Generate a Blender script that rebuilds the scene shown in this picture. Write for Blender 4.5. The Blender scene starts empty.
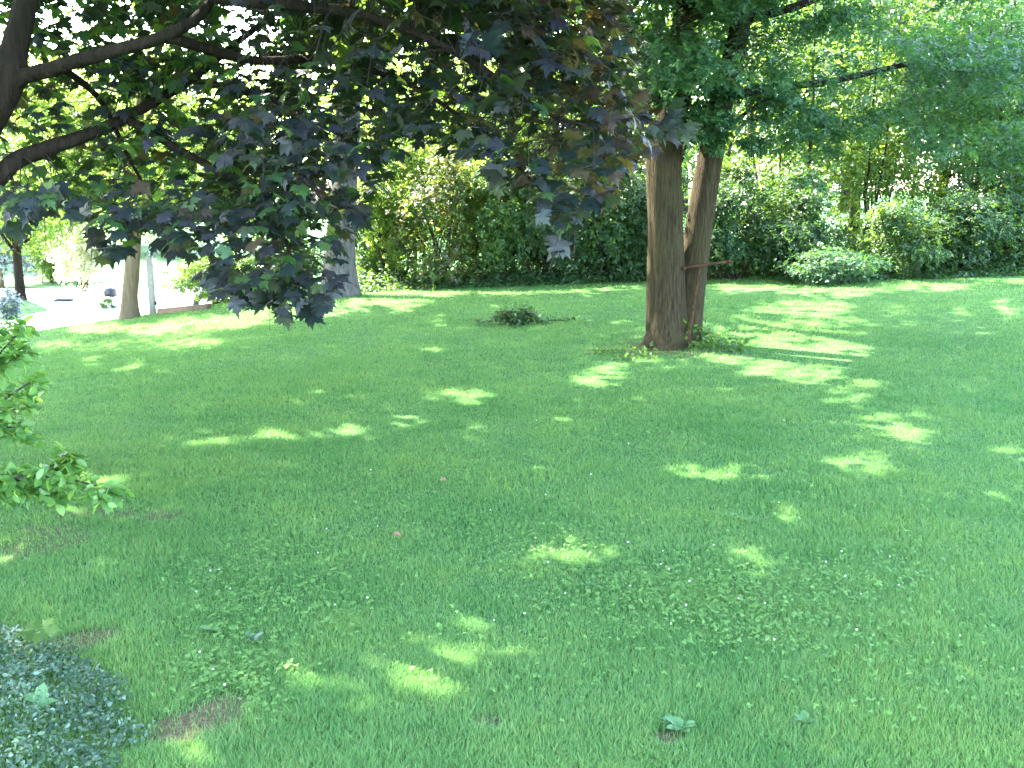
import bpy, math, random
import numpy as np

RNG = np.random.default_rng(11)
random.seed(5)
C = bpy.context.scene.collection
scene = bpy.context.scene
R = math.radians

# ------------------------------------------------------------------ camera, sky, sun, exposure
EYE = np.array([0.0, 0.0, 1.65])
FPX = 1024.0
PITCH = math.atan((384 - 190) / FPX)
cam_d = bpy.data.cameras.new('camera')
cam_d.sensor_width = 36.0
cam_d.lens = 36.0
cam_d.clip_start = 0.05
cam_d.clip_end = 2000
cam = bpy.data.objects.new('camera', cam_d)
cam.location = EYE
cam.rotation_euler = (R(90) - PITCH, 0, 0)
C.objects.link(cam)
scene.camera = cam

SUN_AZ, SUN_EL = R(-52), R(50)          # azimuth from forward (+Y), negative = to the left
SUN_DIR = np.array([math.sin(SUN_AZ) * math.cos(SUN_EL), math.cos(SUN_AZ) * math.cos(SUN_EL), math.sin(SUN_EL)])
world = bpy.data.worlds.new('World')
scene.world = world
world.use_nodes = True
wn = world.node_tree.nodes
sky = wn.new('ShaderNodeTexSky')
sky.sky_type = 'NISHITA'
sky.sun_disc = False
sky.sun_elevation = SUN_EL
sky.sun_rotation = SUN_AZ
sky.air_density = 1.0
sky.dust_density = 1.6
world.node_tree.links.new(sky.outputs[0], wn['Background'].inputs[0])
wn['Background'].inputs[1].default_value = 0.15
sl = bpy.data.lights.new('sun', 'SUN')
sl.energy = 2.8
sl.angle = R(0.53)
sl.color = (1.0, 0.94, 0.82)
so = bpy.data.objects.new('sun', sl)
so.rotation_euler = (R(90) - SUN_EL, 0, -SUN_AZ + R(180))
so.location = (0, 0, 30)
C.objects.link(so)
vs = scene.view_settings
vs.view_transform = 'Standard'
vs.look = 'None'
vs.exposure = 5.28
vs.gamma = 1.0
scene.cycles.max_bounces = 7
scene.cycles.diffuse_bounces = 5
scene.cycles.glossy_bounces = 2
scene.cycles.transmission_bounces = 5
scene.cycles.transparent_max_bounces = 4

# ------------------------------------------------------------------ terrain and picture geometry
def smooth(a, b, v):
    t = np.clip((np.asarray(v, float) - a) / (b - a), 0, 1)
    return t * t * (3 - 2 * t)

ROAD_Z = -1.9
def H(x, y):
    x = np.asarray(x, float); y = np.asarray(y, float)
    S = smooth(4, 16, y)
    z = 0.035 * np.clip(x, -16, 14) * S
    z = z - 0.12 * np.clip(-x - 3, 0, 12) * S
    z = z + 0.018 * np.sin(x * 0.9 + 0.4 * y) * np.sin(y * 0.7 - 0.3 * x) * (y < 40)
    s = (x + 6.3) * 0.558 + (y - 19.5) * 0.83
    s = s + 2.2 * smooth(-6, -11, x)
    w = smooth(0.3, 4.0, s) * smooth(-4.5, -7.5, x)
    return z * (1 - w) + ROAD_Z * w

CP, SP = math.cos(PITCH), math.sin(PITCH)
def ray(px, py):
    u = (px - 512) / FPX; v = (384 - py) / FPX
    d = np.array([u, CP + v * SP, -SP + v * CP])
    return d
def at(px, py, Y):
    """point on the ray through a pixel whose forward distance is Y metres"""
    d = ray(px, py)
    return EYE + d * (Y / d[1])
def proj(P):
    """pixel of points (k,3); also the depth"""
    q = P - EYE
    dep = q[:, 1] * CP - q[:, 2] * SP
    up = q[:, 1] * SP + q[:, 2] * CP
    dd = np.where(np.abs(dep) < 1e-6, 1e-6, dep)
    return 512 + q[:, 0] / dd * FPX, 384 - up / dd * FPX, dep
def gp(px, py):
    """ground point under a pixel"""
    d = ray(px, py)
    t = 1.5
    while t < 120:
        p = EYE + d * t
        if p[2] <= H(p[0], p[1]):
            break
        t += 0.02
    p = EYE + d * t
    return np.array([p[0], p[1], float(H(p[0], p[1]))])
def on_ground(px, Y):
    x = (px - 512) / FPX * Y
    return np.array([x, Y, float(H(x, Y))])

# patches of sun on the lawn (pixel ellipses in the photograph -> holes between the leaves of the crowns above)
DAPPLES = [(200, 441, 60, 7, .8), (310, 435, 55, 6, .9), (80, 448, 24, 7, .6), (150, 372, 32, 4, .8), (95, 364, 14, 4, .9), (140, 363, 12, 4, 1),
    (130, 329, 60, 4, 1), (225, 323, 55, 4, 1), (300, 311, 70, 5, 1), (390, 303, 38, 4, 1), (190, 346, 36, 4, .8), (215, 343, 20, 3, .9),
    (255, 318, 50, 4, 1), (60, 345, 30, 4, .7), (465, 397, 22, 6, .9), (600, 378, 24, 8, .95), (432, 350, 16, 4, .7), (502, 352, 12, 3, .6),
    (640, 362, 14, 3, .7), (545, 322, 8, 4, .9), (500, 306, 12, 3, .7), (440, 316, 14, 3, .7), (410, 312, 14, 3, .7),
    (825, 312, 34, 10, 1), (795, 354, 66, 15, 1), (822, 366, 40, 14, 1), (790, 368, 40, 10, .8), (850, 347, 18, 5, .9), (800, 334, 18, 5, .9),
    (790, 308, 14, 6, .8), (872, 388, 16, 7, .85), (850, 398, 30, 8, .6), (970, 384, 16, 6, .8), (1003, 311, 16, 7, .9), (955, 312, 12, 6, .8), (890, 308, 20, 5, .5),
    (960, 345, 14, 5, .5), (912, 433, 22, 8, .9), (865, 468, 36, 11, .95), (752, 462, 26, 7, .7), (690, 472, 38, 9, .9), (850, 440, 20, 6, .6),
    (788, 520, 20, 9, .95), (762, 560, 28, 16, .95), (820, 500, 40, 10, .45), (1012, 450, 20, 8, .75), (945, 452, 22, 6, .5), (570, 553, 42, 16, .8),
    (530, 565, 24, 12, .7), (455, 655, 26, 20, .75), (345, 690, 70, 20, .65), (410, 680, 40, 22, .6), (840, 550, 24, 14, .5), (735, 478, 40, 9, .6),
    (30, 520, 70, 16, .8), (100, 482, 60, 10, .8), (190, 505, 30, 9, .5), (15, 560, 40, 18, .7), (20, 640, 40, 10, .7), (200, 755, 50, 20, .5), (832, 288, 34, 9, .95), (380, 290, 30, 6, .8), (430, 284, 90, 9, .95), (560, 283, 70, 7, .8), (880, 280, 90, 9, .95), (985, 274, 80, 9, .6), (770, 284, 50, 8, .8),
    (800, 340, 90, 36, .5), (700, 400, 80, 10, .12), (880, 420, 70, 14, .4), (930, 330, 90, 16, .35), (330, 350, 120, 14, .12), (120, 385, 100, 14, .12), (240, 400, 120, 12, .12), (420, 420, 90, 10, .12), (560, 480, 120, 14, .12), (700, 540, 120, 20, .12), (470, 640, 60, 24, .3), (950, 500, 70, 20, .12), (80, 590, 70, 24, .4), (640, 330, 120, 10, .12), (480, 330, 120, 14, .12), (250, 470, 120, 12, .12)]
DAPPLES = np.array(DAPPLES)
def open_to_sun(P):
    """True for leaves that may stay: their shadow does not fall in a sunny patch of the lawn"""
    Q = P.copy()
    for _ in range(4):
        t = (Q[:, 2] - H(Q[:, 0], Q[:, 1])) / SUN_DIR[2]
        Q = Q - SUN_DIR * t[:, None]
    px, py, dep = proj(Q)
    keep = np.ones(len(P), bool)
    r = RNG.random(len(P))
    # ragged, feathered patch outlines broken into flecks
    wob = 1 + 0.35 * np.sin(px * 0.09 + py * 0.21) + 0.3 * np.sin(px * 0.23 - py * 0.33)
    fleck = .5 + .5 * np.sin(px * .17 + 1.7 * np.sin(py * .31)) * np.sin(py * .55 + 1.3 * np.sin(px * .11))
    for cx, cy, rx, ry, p in DAPPLES:
        if p >= .8: rx, ry = rx * 1.15, ry * 1.35
        e = (((px - cx) / (rx * 1.15)) ** 2 + ((py - cy) / (ry * 1.3)) ** 2) / wob
        pr = (1.05 - .62 * (1 - p) ** 1.2) * (1 - smooth(.45, 1.35, e)) * (.84 + .30 * fleck)
        keep &= ~((dep > 0) & (r < pr))
    return keep

# ------------------------------------------------------------------ materials
def new_mat(name):
    m = bpy.data.materials.new(name); m.use_nodes = True
    nt = m.node_tree; nt.nodes.clear()
    out = nt.nodes.new('ShaderNodeOutputMaterial')
    return m, nt, nt.nodes, nt.links, out
def ramp(nt, fac, stops):
    r = nt.nodes.new('ShaderNodeValToRGB')
    while len(r.color_ramp.elements) < len(stops): r.color_ramp.elements.new(0.5)
    for e, (p, c) in zip(r.color_ramp.elements, stops):
        e.position = p; e.color = (*c, 1)
    nt.links.new(fac, r.inputs[0])
    return r.outputs[0]
def noise(nt, scale, detail=3, vec=None, rough=.55):
    n = nt.nodes.new('ShaderNodeTexNoise')
    n.inputs['Scale'].default_value = scale; n.inputs['Detail'].default_value = detail; n.inputs['Roughness'].default_value = rough
    if vec is not None: nt.links.new(vec, n.inputs['Vector'])
    return n.outputs[0]
def coord(nt, kind='Object', scale=None):
    t = nt.nodes.new('ShaderNodeTexCoord').outputs[kind]
    if scale:
        mp = nt.nodes.new('ShaderNodeMapping'); mp.inputs['Scale'].default_value = scale
        nt.links.new(t, mp.inputs[0]); return mp.outputs[0]
    return t
def leaf_mat(name, stops, trans_stops, trans=.4, rough=.45, spec=.4, under=None, patch=None):
    m, nt, N, L, out = new_mat(name)
    g = N.new('ShaderNodeNewGeometry')
    col = ramp(nt, g.outputs['Random Per Island'], stops)
    if patch:
        nz = noise(nt, patch[0], 2, coord(nt))
        mx = N.new('ShaderNodeMix'); mx.data_type = 'RGBA'; mx.blend_type = 'MIX'
        rr = ramp(nt, nz, [(.42, (0, 0, 0)), (.62, (1, 1, 1))])
        L.new(rr, mx.inputs[0]); L.new(col, mx.inputs[6]); mx.inputs[7].default_value = (*patch[1], 1)
        col = mx.outputs[2]
    if under:
        mu = N.new('ShaderNodeMix'); mu.data_type = 'RGBA'
        L.new(g.outputs['Backfacing'], mu.inputs[0]); L.new(col, mu.inputs[6]); mu.inputs[7].default_value = (*under, 1)
        col = mu.outputs[2]
    p = N.new('ShaderNodeBsdfPrincipled')
    L.new(col, p.inputs['Base Color']); p.inputs['Roughness'].default_value = rough
    p.inputs['Specular IOR Level'].default_value = spec
    t = N.new('ShaderNodeBsdfTranslucent')
    L.new(ramp(nt, g.outputs['Random Per Island'], trans_stops), t.inputs[0])
    mix = N.new('ShaderNodeMixShader'); mix.inputs[0].default_value = trans
    L.new(p.outputs[0], mix.inputs[1]); L.new(t.outputs[0], mix.inputs[2]); L.new(mix.outputs[0], out.inputs[0])
    return m
def bark_mat(name, dark, light, zs=.12, scale=14, bump=.6, moss=None):
    m, nt, N, L, out = new_mat(name)
    v = coord(nt, 'Object', (1, 1, zs))
    n1 = noise(nt, scale, 6, v, .65)
    col = ramp(nt, n1, [(.3, dark), (.52, tuple((a + b) / 2 for a, b in zip(dark, light))), (.72, light)])
    n2 = noise(nt, 2.2, 3, coord(nt))
    mx = N.new('ShaderNodeMix'); mx.data_type = 'RGBA'
    L.new(ramp(nt, n2, [(.45, (0, 0, 0)), (.7, (.7, .7, .7))]), mx.inputs[0]); L.new(col, mx.inputs[6])
    mx.inputs[7].default_value = (*(moss or tuple(.7 * a for a in light)), 1)
    p = N.new('ShaderNodeBsdfPrincipled'); p.inputs['Roughness'].default_value = .92; p.inputs['Specular IOR Level'].default_value = .05
    L.new(mx.outputs[2], p.inputs['Base Color'])
    b = N.new('ShaderNodeBump'); b.inputs['Strength'].default_value = bump; b.inputs['Distance'].default_value = .045
    L.new(n1, b.inputs['Height']); L.new(b.outputs[0], p.inputs['Normal']); L.new(p.outputs[0], out.inputs[0])
    return m
def plain_mat(name, c, rough=.6, metal=0, var=.15, scale=9, c2=None, bump=0, coat=0):
    m, nt, N, L, out = new_mat(name)
    n1 = noise(nt, scale, 5, coord(nt))
    c2 = c2 or tuple(a * (1 - 2 * var) for a in c)
    p = N.new('ShaderNodeBsdfPrincipled')
    L.new(ramp(nt, n1, [(.35, c2), (.65, c)]), p.inputs['Base Color'])
    p.inputs['Specular IOR Level'].default_value = .12 if rough > .8 else .5
    p.inputs['Roughness'].default_value = rough; p.inputs['Metallic'].default_value = metal; p.inputs['Coat Weight'].default_value = coat
    if bump:
        b = N.new('ShaderNodeBump'); b.inputs['Strength'].default_value = bump; b.inputs['Distance'].default_value = .01
        L.new(n1, b.inputs['Height']); L.new(b.outputs[0], p.inputs['Normal'])
    L.new(p.outputs[0], out.inputs[0])
    return m

M = {}
M['purple'] = leaf_mat('maple_leaf_purple', [(0, (.006, .012, .011)), (.45, (.011, .017, .019)), (.75, (.018, .017, .026)), (.95, (.024, .034, .016))],
    [(0, (.030, .055, .010)), (.5, (.06, .10, .015)), (.8, (.09, .075, .02)), (1, (.15, .22, .02))], trans=.30, rough=.42, spec=.28, under=(.012, .022, .013))
M['bronze'] = leaf_mat('maple_leaf_bronze', [(0, (.016, .012, .013)), (.5, (.032, .024, .019)), (1, (.048, .036, .014))],
    [(0, (.10, .06, .012)), (.6, (.16, .10, .018)), (1, (.14, .14, .02))], trans=.36, rough=.40, spec=.32, under=(.04, .036, .016))
M['maple_backlit'] = leaf_mat('maple_leaf_backlit', [(0, (.012, .034, .014)), (.6, (.022, .050, .020)), (1, (.035, .07, .025))],
    [(0, (.06, .16, .015)), (.6, (.12, .26, .02)), (1, (.22, .34, .04))], trans=.42, rough=.45, spec=.3)  # greener, lighter copy: light through the leaves put into the colour
M['blue_green'] = leaf_mat('leaf_blue_green', [(0, (.014, .042, .020)), (.6, (.022, .060, .028)), (1, (.040, .085, .034))],
    [(0, (.05, .15, .025)), (1, (.13, .26, .04))], trans=.32, rough=.5, spec=.2)
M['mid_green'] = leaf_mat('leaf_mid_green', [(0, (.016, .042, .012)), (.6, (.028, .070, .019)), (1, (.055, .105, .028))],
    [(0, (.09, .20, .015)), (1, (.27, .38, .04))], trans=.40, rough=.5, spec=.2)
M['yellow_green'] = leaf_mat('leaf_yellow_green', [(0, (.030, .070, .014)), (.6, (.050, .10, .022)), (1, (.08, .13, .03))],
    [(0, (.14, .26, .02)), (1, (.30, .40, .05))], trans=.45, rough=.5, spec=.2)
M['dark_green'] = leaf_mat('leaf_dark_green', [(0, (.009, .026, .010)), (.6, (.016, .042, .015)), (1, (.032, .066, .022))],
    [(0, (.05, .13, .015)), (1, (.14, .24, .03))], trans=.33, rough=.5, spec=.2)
M['glossy_green'] = leaf_mat('leaf_glossy_green', [(0, (.035, .09, .02)), (.6, (.055, .13, .03)), (1, (.085, .17, .04))],
    [(0, (.15, .34, .03)), (1, (.30, .45, .05))], trans=.42, rough=.42, spec=.3)
M['red_brown'] = leaf_mat('leaf_brownish', [(0, (.024, .034, .014)), (.6, (.042, .045, .02)), (1, (.07, .06, .028))],
    [(0, (.16, .17, .03)), (1, (.25, .2, .05))], trans=.4)
M['cover'] = leaf_mat('groundcover_leaf', [(0, (.018, .040, .022)), (.5, (.034, .064, .037)), (.85, (.058, .096, .058)), (1, (.10, .145, .10))],
    [(0, (.06, .14, .05)), (1, (.12, .22, .08))], trans=.25, rough=.55, spec=.2)
M['spruce'] = leaf_mat('spruce_needle', [(0, (.06, .085, .08)), (1, (.13, .16, .15))], [(0, (.08, .12, .1)), (1, (.14, .18, .15))], trans=.2)
M['glare_leaf'] = leaf_mat('sunlit_glare_leaf', [(0, (.12, .18, .06)), (.5, (.30, .32, .20)), (1, (.55, .50, .42))], [(0, (.3, .4, .1)), (1, (.6, .55, .42))], trans=.4)  # glare of full sun on the leaves, put into a pale colour
M['clover'] = leaf_mat('clover_leaf', [(0, (.042, .096, .024)), (.6, (.064, .128, .032)), (1, (.095, .16, .042))], [(0, (.12, .3, .05)), (1, (.2, .4, .08))], trans=.3, rough=.6, spec=.08)
M['weed'] = leaf_mat('weed_leaf', [(0, (.04, .10, .035)), (1, (.07, .14, .055))], [(0, (.12, .25, .05)), (1, (.18, .32, .06))], trans=.3, rough=.5, spec=.2)
M['fallen'] = leaf_mat('dry_leaf', [(0, (.10, .045, .022)), (1, (.15, .07, .04))], [(0, (.2, .08, .03)), (1, (.25, .12, .05))], trans=.2, rough=.6)
M['flower'] = plain_mat('clover_flower', (.62, .60, .55), .8)
M['bark_brown'] = bark_mat('bark_brown', (.010, .0075, .004), (.050, .039, .021), zs=.13, scale=46, bump=.9, moss=(.032, .028, .011))
M['bark_gray'] = bark_mat('bark_gray', (.030, .028, .026), (.110, .104, .096), zs=.2, scale=22, bump=.9)
M['bark_dark'] = bark_mat('bark_dark', (.008, .006, .0045), (.030, .023, .017), scale=26, bump=.9)
M['bark_tan'] = bark_mat('bark_tan', (.07, .05, .03), (.17, .13, .08))
M['twig'] = plain_mat('twig_bark', (.020, .014, .012), .85)
M['twig_tan'] = plain_mat('twig_tan', (.16, .12, .08), .85)
M['rust'] = plain_mat('rusted_iron', (.052, .024, .010), .9, .0, scale=40, c2=(.018, .010, .005), bump=.4)
M['post_wood'] = plain_mat('weathered_wood', (.38, .35, .30), .85, scale=20)
M['timber'] = plain_mat('edging_timber', (.13, .085, .055), .9, scale=12, bump=.4)
M['iron'] = plain_mat('dark_iron', (.03, .03, .032), .6, .5)
M['mailbox'] = plain_mat('mailbox_metal', (.022, .024, .028), .4, .3)
M['white_paint'] = plain_mat('white_paint', (.75, .74, .70), .6, var=.05)
M['car_paint'] = plain_mat('car_silver', (.50, .51, .53), .32, .5, var=.02, coat=.6)
M['car_glass'] = plain_mat('car_glass', (.02, .024, .028), .08)
M['rubber'] = plain_mat('rubber', (.018, .018, .018), .85)
M['rim'] = plain_mat('wheel_rim', (.45, .45, .46), .35, .8, var=.03)
M['lamp_clear'] = plain_mat('lamp_lens', (.65, .65, .62), .15)
M['red_lens'] = plain_mat('red_lens', (.35, .02, .02), .2)

# ground
def ground_material():
    m, nt, N, L, out = new_mat('lawn_ground')
    v = coord(nt)
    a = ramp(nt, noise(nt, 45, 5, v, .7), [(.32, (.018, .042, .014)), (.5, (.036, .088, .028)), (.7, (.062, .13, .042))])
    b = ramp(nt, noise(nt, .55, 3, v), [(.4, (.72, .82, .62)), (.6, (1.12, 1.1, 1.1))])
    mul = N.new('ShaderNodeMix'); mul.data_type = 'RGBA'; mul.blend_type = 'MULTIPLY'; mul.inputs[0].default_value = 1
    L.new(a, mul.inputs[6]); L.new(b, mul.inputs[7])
    soil = ramp(nt, noise(nt, 60, 6, v, .7), [(.3, (.034, .024, .013)), (.55, (.085, .060, .032)), (.75, (.16, .125, .075))])
    at_ = N.new('ShaderNodeAttribute'); at_.attribute_name = 'soil'
    mx = N.new('ShaderNodeMix'); mx.data_type = 'RGBA'
    L.new(at_.outputs['Fac'], mx.inputs[0]); L.new(mul.outputs[2], mx.inputs[6]); L.new(soil, mx.inputs[7])
    p = N.new('ShaderNodeBsdfPrincipled'); p.inputs['Roughness'].default_value = .95; p.inputs['Specular IOR Level'].default_value = .1
    L.new(mx.outputs[2], p.inputs['Base Color'])
    bp = N.new('ShaderNodeBump'); bp.inputs['Strength'].default_value = .8; bp.inputs['Distance'].default_value = .03
    L.new(noise(nt, 60, 5, v, .7), bp.inputs['Height']); L.new(bp.outputs[0], p.inputs['Normal'])
    L.new(p.outputs[0], out.inputs[0])
    return m
def grass_material():
    m, nt, N, L, out = new_mat('grass_blade')
    g = N.new('ShaderNodeNewGeometry')
    v = coord(nt)
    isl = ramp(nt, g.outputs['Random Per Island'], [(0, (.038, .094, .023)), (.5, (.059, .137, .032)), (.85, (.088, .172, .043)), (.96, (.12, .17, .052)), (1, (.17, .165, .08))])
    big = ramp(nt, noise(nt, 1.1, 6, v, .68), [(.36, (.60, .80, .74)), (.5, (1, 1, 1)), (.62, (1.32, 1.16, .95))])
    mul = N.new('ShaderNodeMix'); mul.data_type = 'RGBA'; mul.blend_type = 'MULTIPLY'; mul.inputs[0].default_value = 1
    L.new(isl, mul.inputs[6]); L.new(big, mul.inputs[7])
    p = N.new('ShaderNodeBsdfPrincipled'); p.inputs['Roughness'].default_value = .55; p.inputs['Specular IOR Level'].default_value = .16
    L.new(mul.outputs[2], p.inputs['Base Color'])
    t = N.new('ShaderNodeBsdfTranslucent')
    L.new(ramp(nt, g.outputs['Random Per Island'], [(0, (.10, .26, .05)), (1, (.20, .38, .08))]), t.inputs[0])
    mix = N.new('ShaderNodeMixShader'); mix.inputs[0].default_value = .3
    L.new(p.outputs[0], mix.inputs[1]); L.new(t.outputs[0], mix.inputs[2]); L.new(mix.outputs[0], out.inputs[0])
    return m
M['ground'] = ground_material()
M['grass'] = grass_material()
M['road'] = plain_mat('pale_concrete', (.42, .41, .39), .9, scale=3, c2=(.34, .335, .32), bump=.2)

# ------------------------------------------------------------------ mesh helpers
class MB:
    """collects vertices and faces (numpy), then links them as ONE mesh object"""
    def __init__(s): s.v = []; s.loops = []; s.counts = []; s.mi = []; s.n = 0
    def add(s, V, F, mi=0):
        V = np.asarray(V, float)
        for f in F:
            s.loops.append(np.asarray(f, np.int64) + s.n); 
        s.counts.append(np.array([len(f) for f in F], np.int64)); s.mi.append(np.full(len(F), mi, np.int64))
        s.v.append(V); s.n += len(V)
    def tile(s, tv, tf, Mx, P, mi=0):
        """copies of a small template: Mx (k,3,3) columns = axes * size"""
        k = len(P)
        if k == 0: return
        V = np.einsum('kij,nj->kni', Mx, tv) + P[:, None, :]
        nv = len(tv)
        flat = np.concatenate([np.asarray(f) for f in tf]); cnt = np.array([len(f) for f in tf], np.int64)
        L = (flat[None, :] + (np.arange(k) * nv)[:, None]).ravel() + s.n
        s.v.append(V.reshape(-1, 3)); s.loops.append(L); s.counts.append(np.tile(cnt, k)); s.mi.append(np.full(k * len(tf), mi, np.int64))
        s.n += k * nv
    def tube(s, pts, rad, sides=10, mi=0, lobes=0, seed=0, cap=True):
        pts = np.asarray(pts, float); rad = np.asarray(rad, float); n = len(pts)
        T = np.gradient(pts, axis=0); T /= np.linalg.norm(T, axis=1)[:, None] + 1e-9
        ref = np.array([1.0, 0, 0]) if abs(T[0][0]) < .8 else np.array([0, 1.0, 0])
        V = []
        a = np.arange(sides) / sides * 2 * np.pi
        u = ref - T[0] * ref.dot(T[0])
        for i in range(n):
            u = u - T[i] * u.dot(T[i]); u /= np.linalg.norm(u) + 1e-9
            w = np.cross(T[i], u)
            r = rad[i] * (1 + lobes * (.5 * np.sin(3 * a + seed + i * .12) + .35 * np.sin(5 * a + 2.1 * seed - i * .2) + .25 * np.sin(9 * a + i * .31 + seed)))
            V.append(pts[i] + (np.cos(a) * r)[:, None] * u + (np.sin(a) * r)[:, None] * w)
        F = []
        for i in range(n - 1):
            for j in range(sides):
                k = (j + 1) % sides
                F.append((i * sides + j, i * sides + k, (i + 1) * sides + k, (i + 1) * sides + j))
        if cap:
            F.append(tuple(range(sides))[::-1]); F.append(tuple((n - 1) * sides + j for j in range(sides)))
        s.add(np.concatenate(V), F, mi)
    def box(s, lo, hi, mi=0, bev=0.0):
        x0, y0, z0 = lo; x1, y1, z1 = hi
        V = [(x0, y0, z0), (x1, y0, z0), (x1, y1, z0), (x0, y1, z0), (x0, y0, z1), (x1, y0, z1), (x1, y1, z1), (x0, y1, z1)]
        s.add(V, [(0, 3, 2, 1), (4, 5, 6, 7), (0, 1, 5, 4), (1, 2, 6, 5), (2, 3, 7, 6), (3, 0, 4, 7)], mi)
    def prism(s, prof, a, b, axis='y', mi=0):
        """outline (u,w) extruded along axis from a to b"""
        n = len(prof)
        def P(u, w, t): return (u, t, w) if axis == 'y' else (t, u, w)
        V = [P(u, w, a) for u, w in prof] + [P(u, w, b) for u, w in prof]
        F = [tuple(range(n)), tuple(range(2 * n - 1, n - 1, -1))]
        F += [(i, i + n, (i + 1) % n + n, (i + 1) % n) for i in range(n)]
        s.add(V, F, mi)
    def build(s, name, mats, parent=None, smooth_=False, loc=None):
        me = bpy.data.meshes.new(name)
        V = np.concatenate(s.v) if s.v else np.zeros((0, 3))
        if parent is not None: V = V - np.array(parent['_o'])
        elif loc is not None: V = V - np.asarray(loc)
        L = np.concatenate([np.ravel(x) for x in s.loops]).astype(np.int32)
        cnt = np.concatenate(s.counts); mi = np.concatenate(s.mi).astype(np.int32)
        me.vertices.add(len(V)); me.vertices.foreach_set('co', V.astype(np.float32).ravel())
        me.loops.add(len(L)); me.loops.foreach_set('vertex_index', L)
        st = np.concatenate([[0], np.cumsum(cnt)[:-1]]).astype(np.int32)
        me.polygons.add(len(cnt)); me.polygons.foreach_set('loop_start', st)
        me.polygons.foreach_set('material_index', mi)
        if smooth_: me.polygons.foreach_set('use_smooth', np.ones(len(cnt), bool))
        me.update(calc_edges=True)
        for m in (mats if isinstance(mats, (list, tuple)) else [mats]): me.materials.append(m)
        o = bpy.data.objects.new(name, me); C.objects.link(o)
        if parent is not None: o.parent = parent
        elif loc is not None: o.location = loc
        return o

def thing(name, loc, label, cat, group=None):
    o = bpy.data.objects.new(name, None); C.objects.link(o)
    o.location = loc; o['label'] = label; o['category'] = cat; o['_o'] = [float(v) for v in loc]
    if group: o['group'] = group
    return o
def tag(o, label, cat=None, group=None, kind=None):
    o['label'] = label
    if cat: o['category'] = cat
    if group: o['group'] = group
    if kind: o['kind'] = kind
    return o
def unit(a): return a / (np.linalg.norm(a, axis=-1, keepdims=True) + 1e-9)
def frames(Nrm, T, size):
    Nrm = unit(Nrm); T = unit(T - Nrm * (T * Nrm).sum(1, keepdims=True)); X = np.cross(T, Nrm)
    size = np.asarray(size)
    return np.stack([X, T, Nrm], axis=2) * (size[:, None, None] if size.ndim == 1 else size)

# leaf templates: stem at the origin, tip along +Y, upper side +Z
_half = [(.0, .0), (.17, -.10), (.40, -.14), (.34, .03), (.46, .12), (.68, .40), (.47, .40), (.46, .60), (.22, .47), (.27, .70), (.12, .72), (0, 1.06)]
def maple_template():
    c = (0, .3)
    pts = _half + [(-x, y) for x, y in _half[-2:0:-1]]
    V = [(0, .3, .03)] + [(x, y, -.60 * (x * x + .5 * (y - .3) ** 2) + .24 * abs(x)) for x, y in pts]
    n = len(pts)
    F = [(0, 1 + i, 1 + (i + 1) % n) for i in range(n)]
    V += [(-.012, 0, 0), (.012, 0, 0), (0, -.45, .03)]
    F.append((n + 1, n + 3, n + 2))
    return np.array(V), F
MAPLE = maple_template()
OVAL = (np.array([(0, 0, 0), (0, .5, -.02), (0, 1, -.10), (.20, .22, .05), (.27, .52, .06), (.17, .80, .0), (-.20, .22, .05), (-.27, .52, .06), (-.17, .80, .0)]),
        [(0, 3, 4, 1), (1, 4, 5, 2), (0, 1, 7, 6), (1, 2, 8, 7)])
LEAF4 = (np.array([(0, 0, 0), (.30, .42, .05), (0, 1, -.12), (-.30, .42, .05)]), [(0, 1, 2), (0, 2, 3)])
# a sprig of three leaflets, for fine foliage
def sprig_template():
    V = []; F = []
    for ang, s, oy in ((0, .62, .40), (62, .52, .22), (-58, .55, .12)):
        a = R(ang); k = len(V)
        for x, y, z in LEAF4[0]:
            V.append((s * (x * math.cos(a) + y * math.sin(a)), oy + s * (-x * math.sin(a) + y * math.cos(a)), s * z + (.05 if ang else 0)))
        F += [tuple(i + k for i in f) for f in LEAF4[1]]
    return np.array(V), F
SPRIG = sprig_template()

def rnd(n, s=1.0): return RNG.normal(size=(n, 3)) * s
def clump_points(n, centre, radii, clumps=40, spread=.22, inner=.35, flat=.6, zmin=None):
    """points in leaf clumps through an ellipsoid's volume; also the outward direction"""
    centre = np.asarray(centre, float); radii = np.asarray(radii, float)
    d = unit(rnd(clumps)); r = (inner ** 3 + (1 - inner ** 3) * RNG.random(clumps)) ** (1 / 3) * RNG.uniform(.82, 1.1, clumps)
    cc = d * r[:, None]
    w = RNG.uniform(.4, 1.6, clumps); w /= w.sum()
    i = RNG.choice(clumps, n, p=w)
    off = rnd(n, spread); off[:, 2] *= flat
    q = cc[i] + off
    P = centre + q * radii
    if zmin is not None:
        k = P[:, 2] > zmin; P = P[k]; q = q[k]
    return P, unit(q * np.array([1, 1, .7])), centre + cc * radii
def leaves(mb, tmpl, P, outw, size, up=.8, out=.35, jit=.5, droop=.35, mi=0):
    n = len(P)
    if n == 0: return
    Nn = rnd(n, jit) + np.array([0, 0, up]) + outw * out
    T = unit(outw * .8 + rnd(n, .6)); T[:, 2] -= droop
    s = size * RNG.uniform(.7, 1.25, n)
    mb.tile(tmpl[0], tmpl[1], frames(Nn, T, s), P, mi)
def bend(a, b, sag=.0, k=6, wob=.0):
    a = np.asarray(a, float); b = np.asarray(b, float); t = np.linspace(0, 1, k)[:, None]
    p = a + (b - a) * t
    p[:, 2] += sag * np.sin(np.pi * t[:, 0])
    if wob:
        w = rnd(k, wob); w[0] = 0; w[-1] = 0; p += w
    return p
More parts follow.
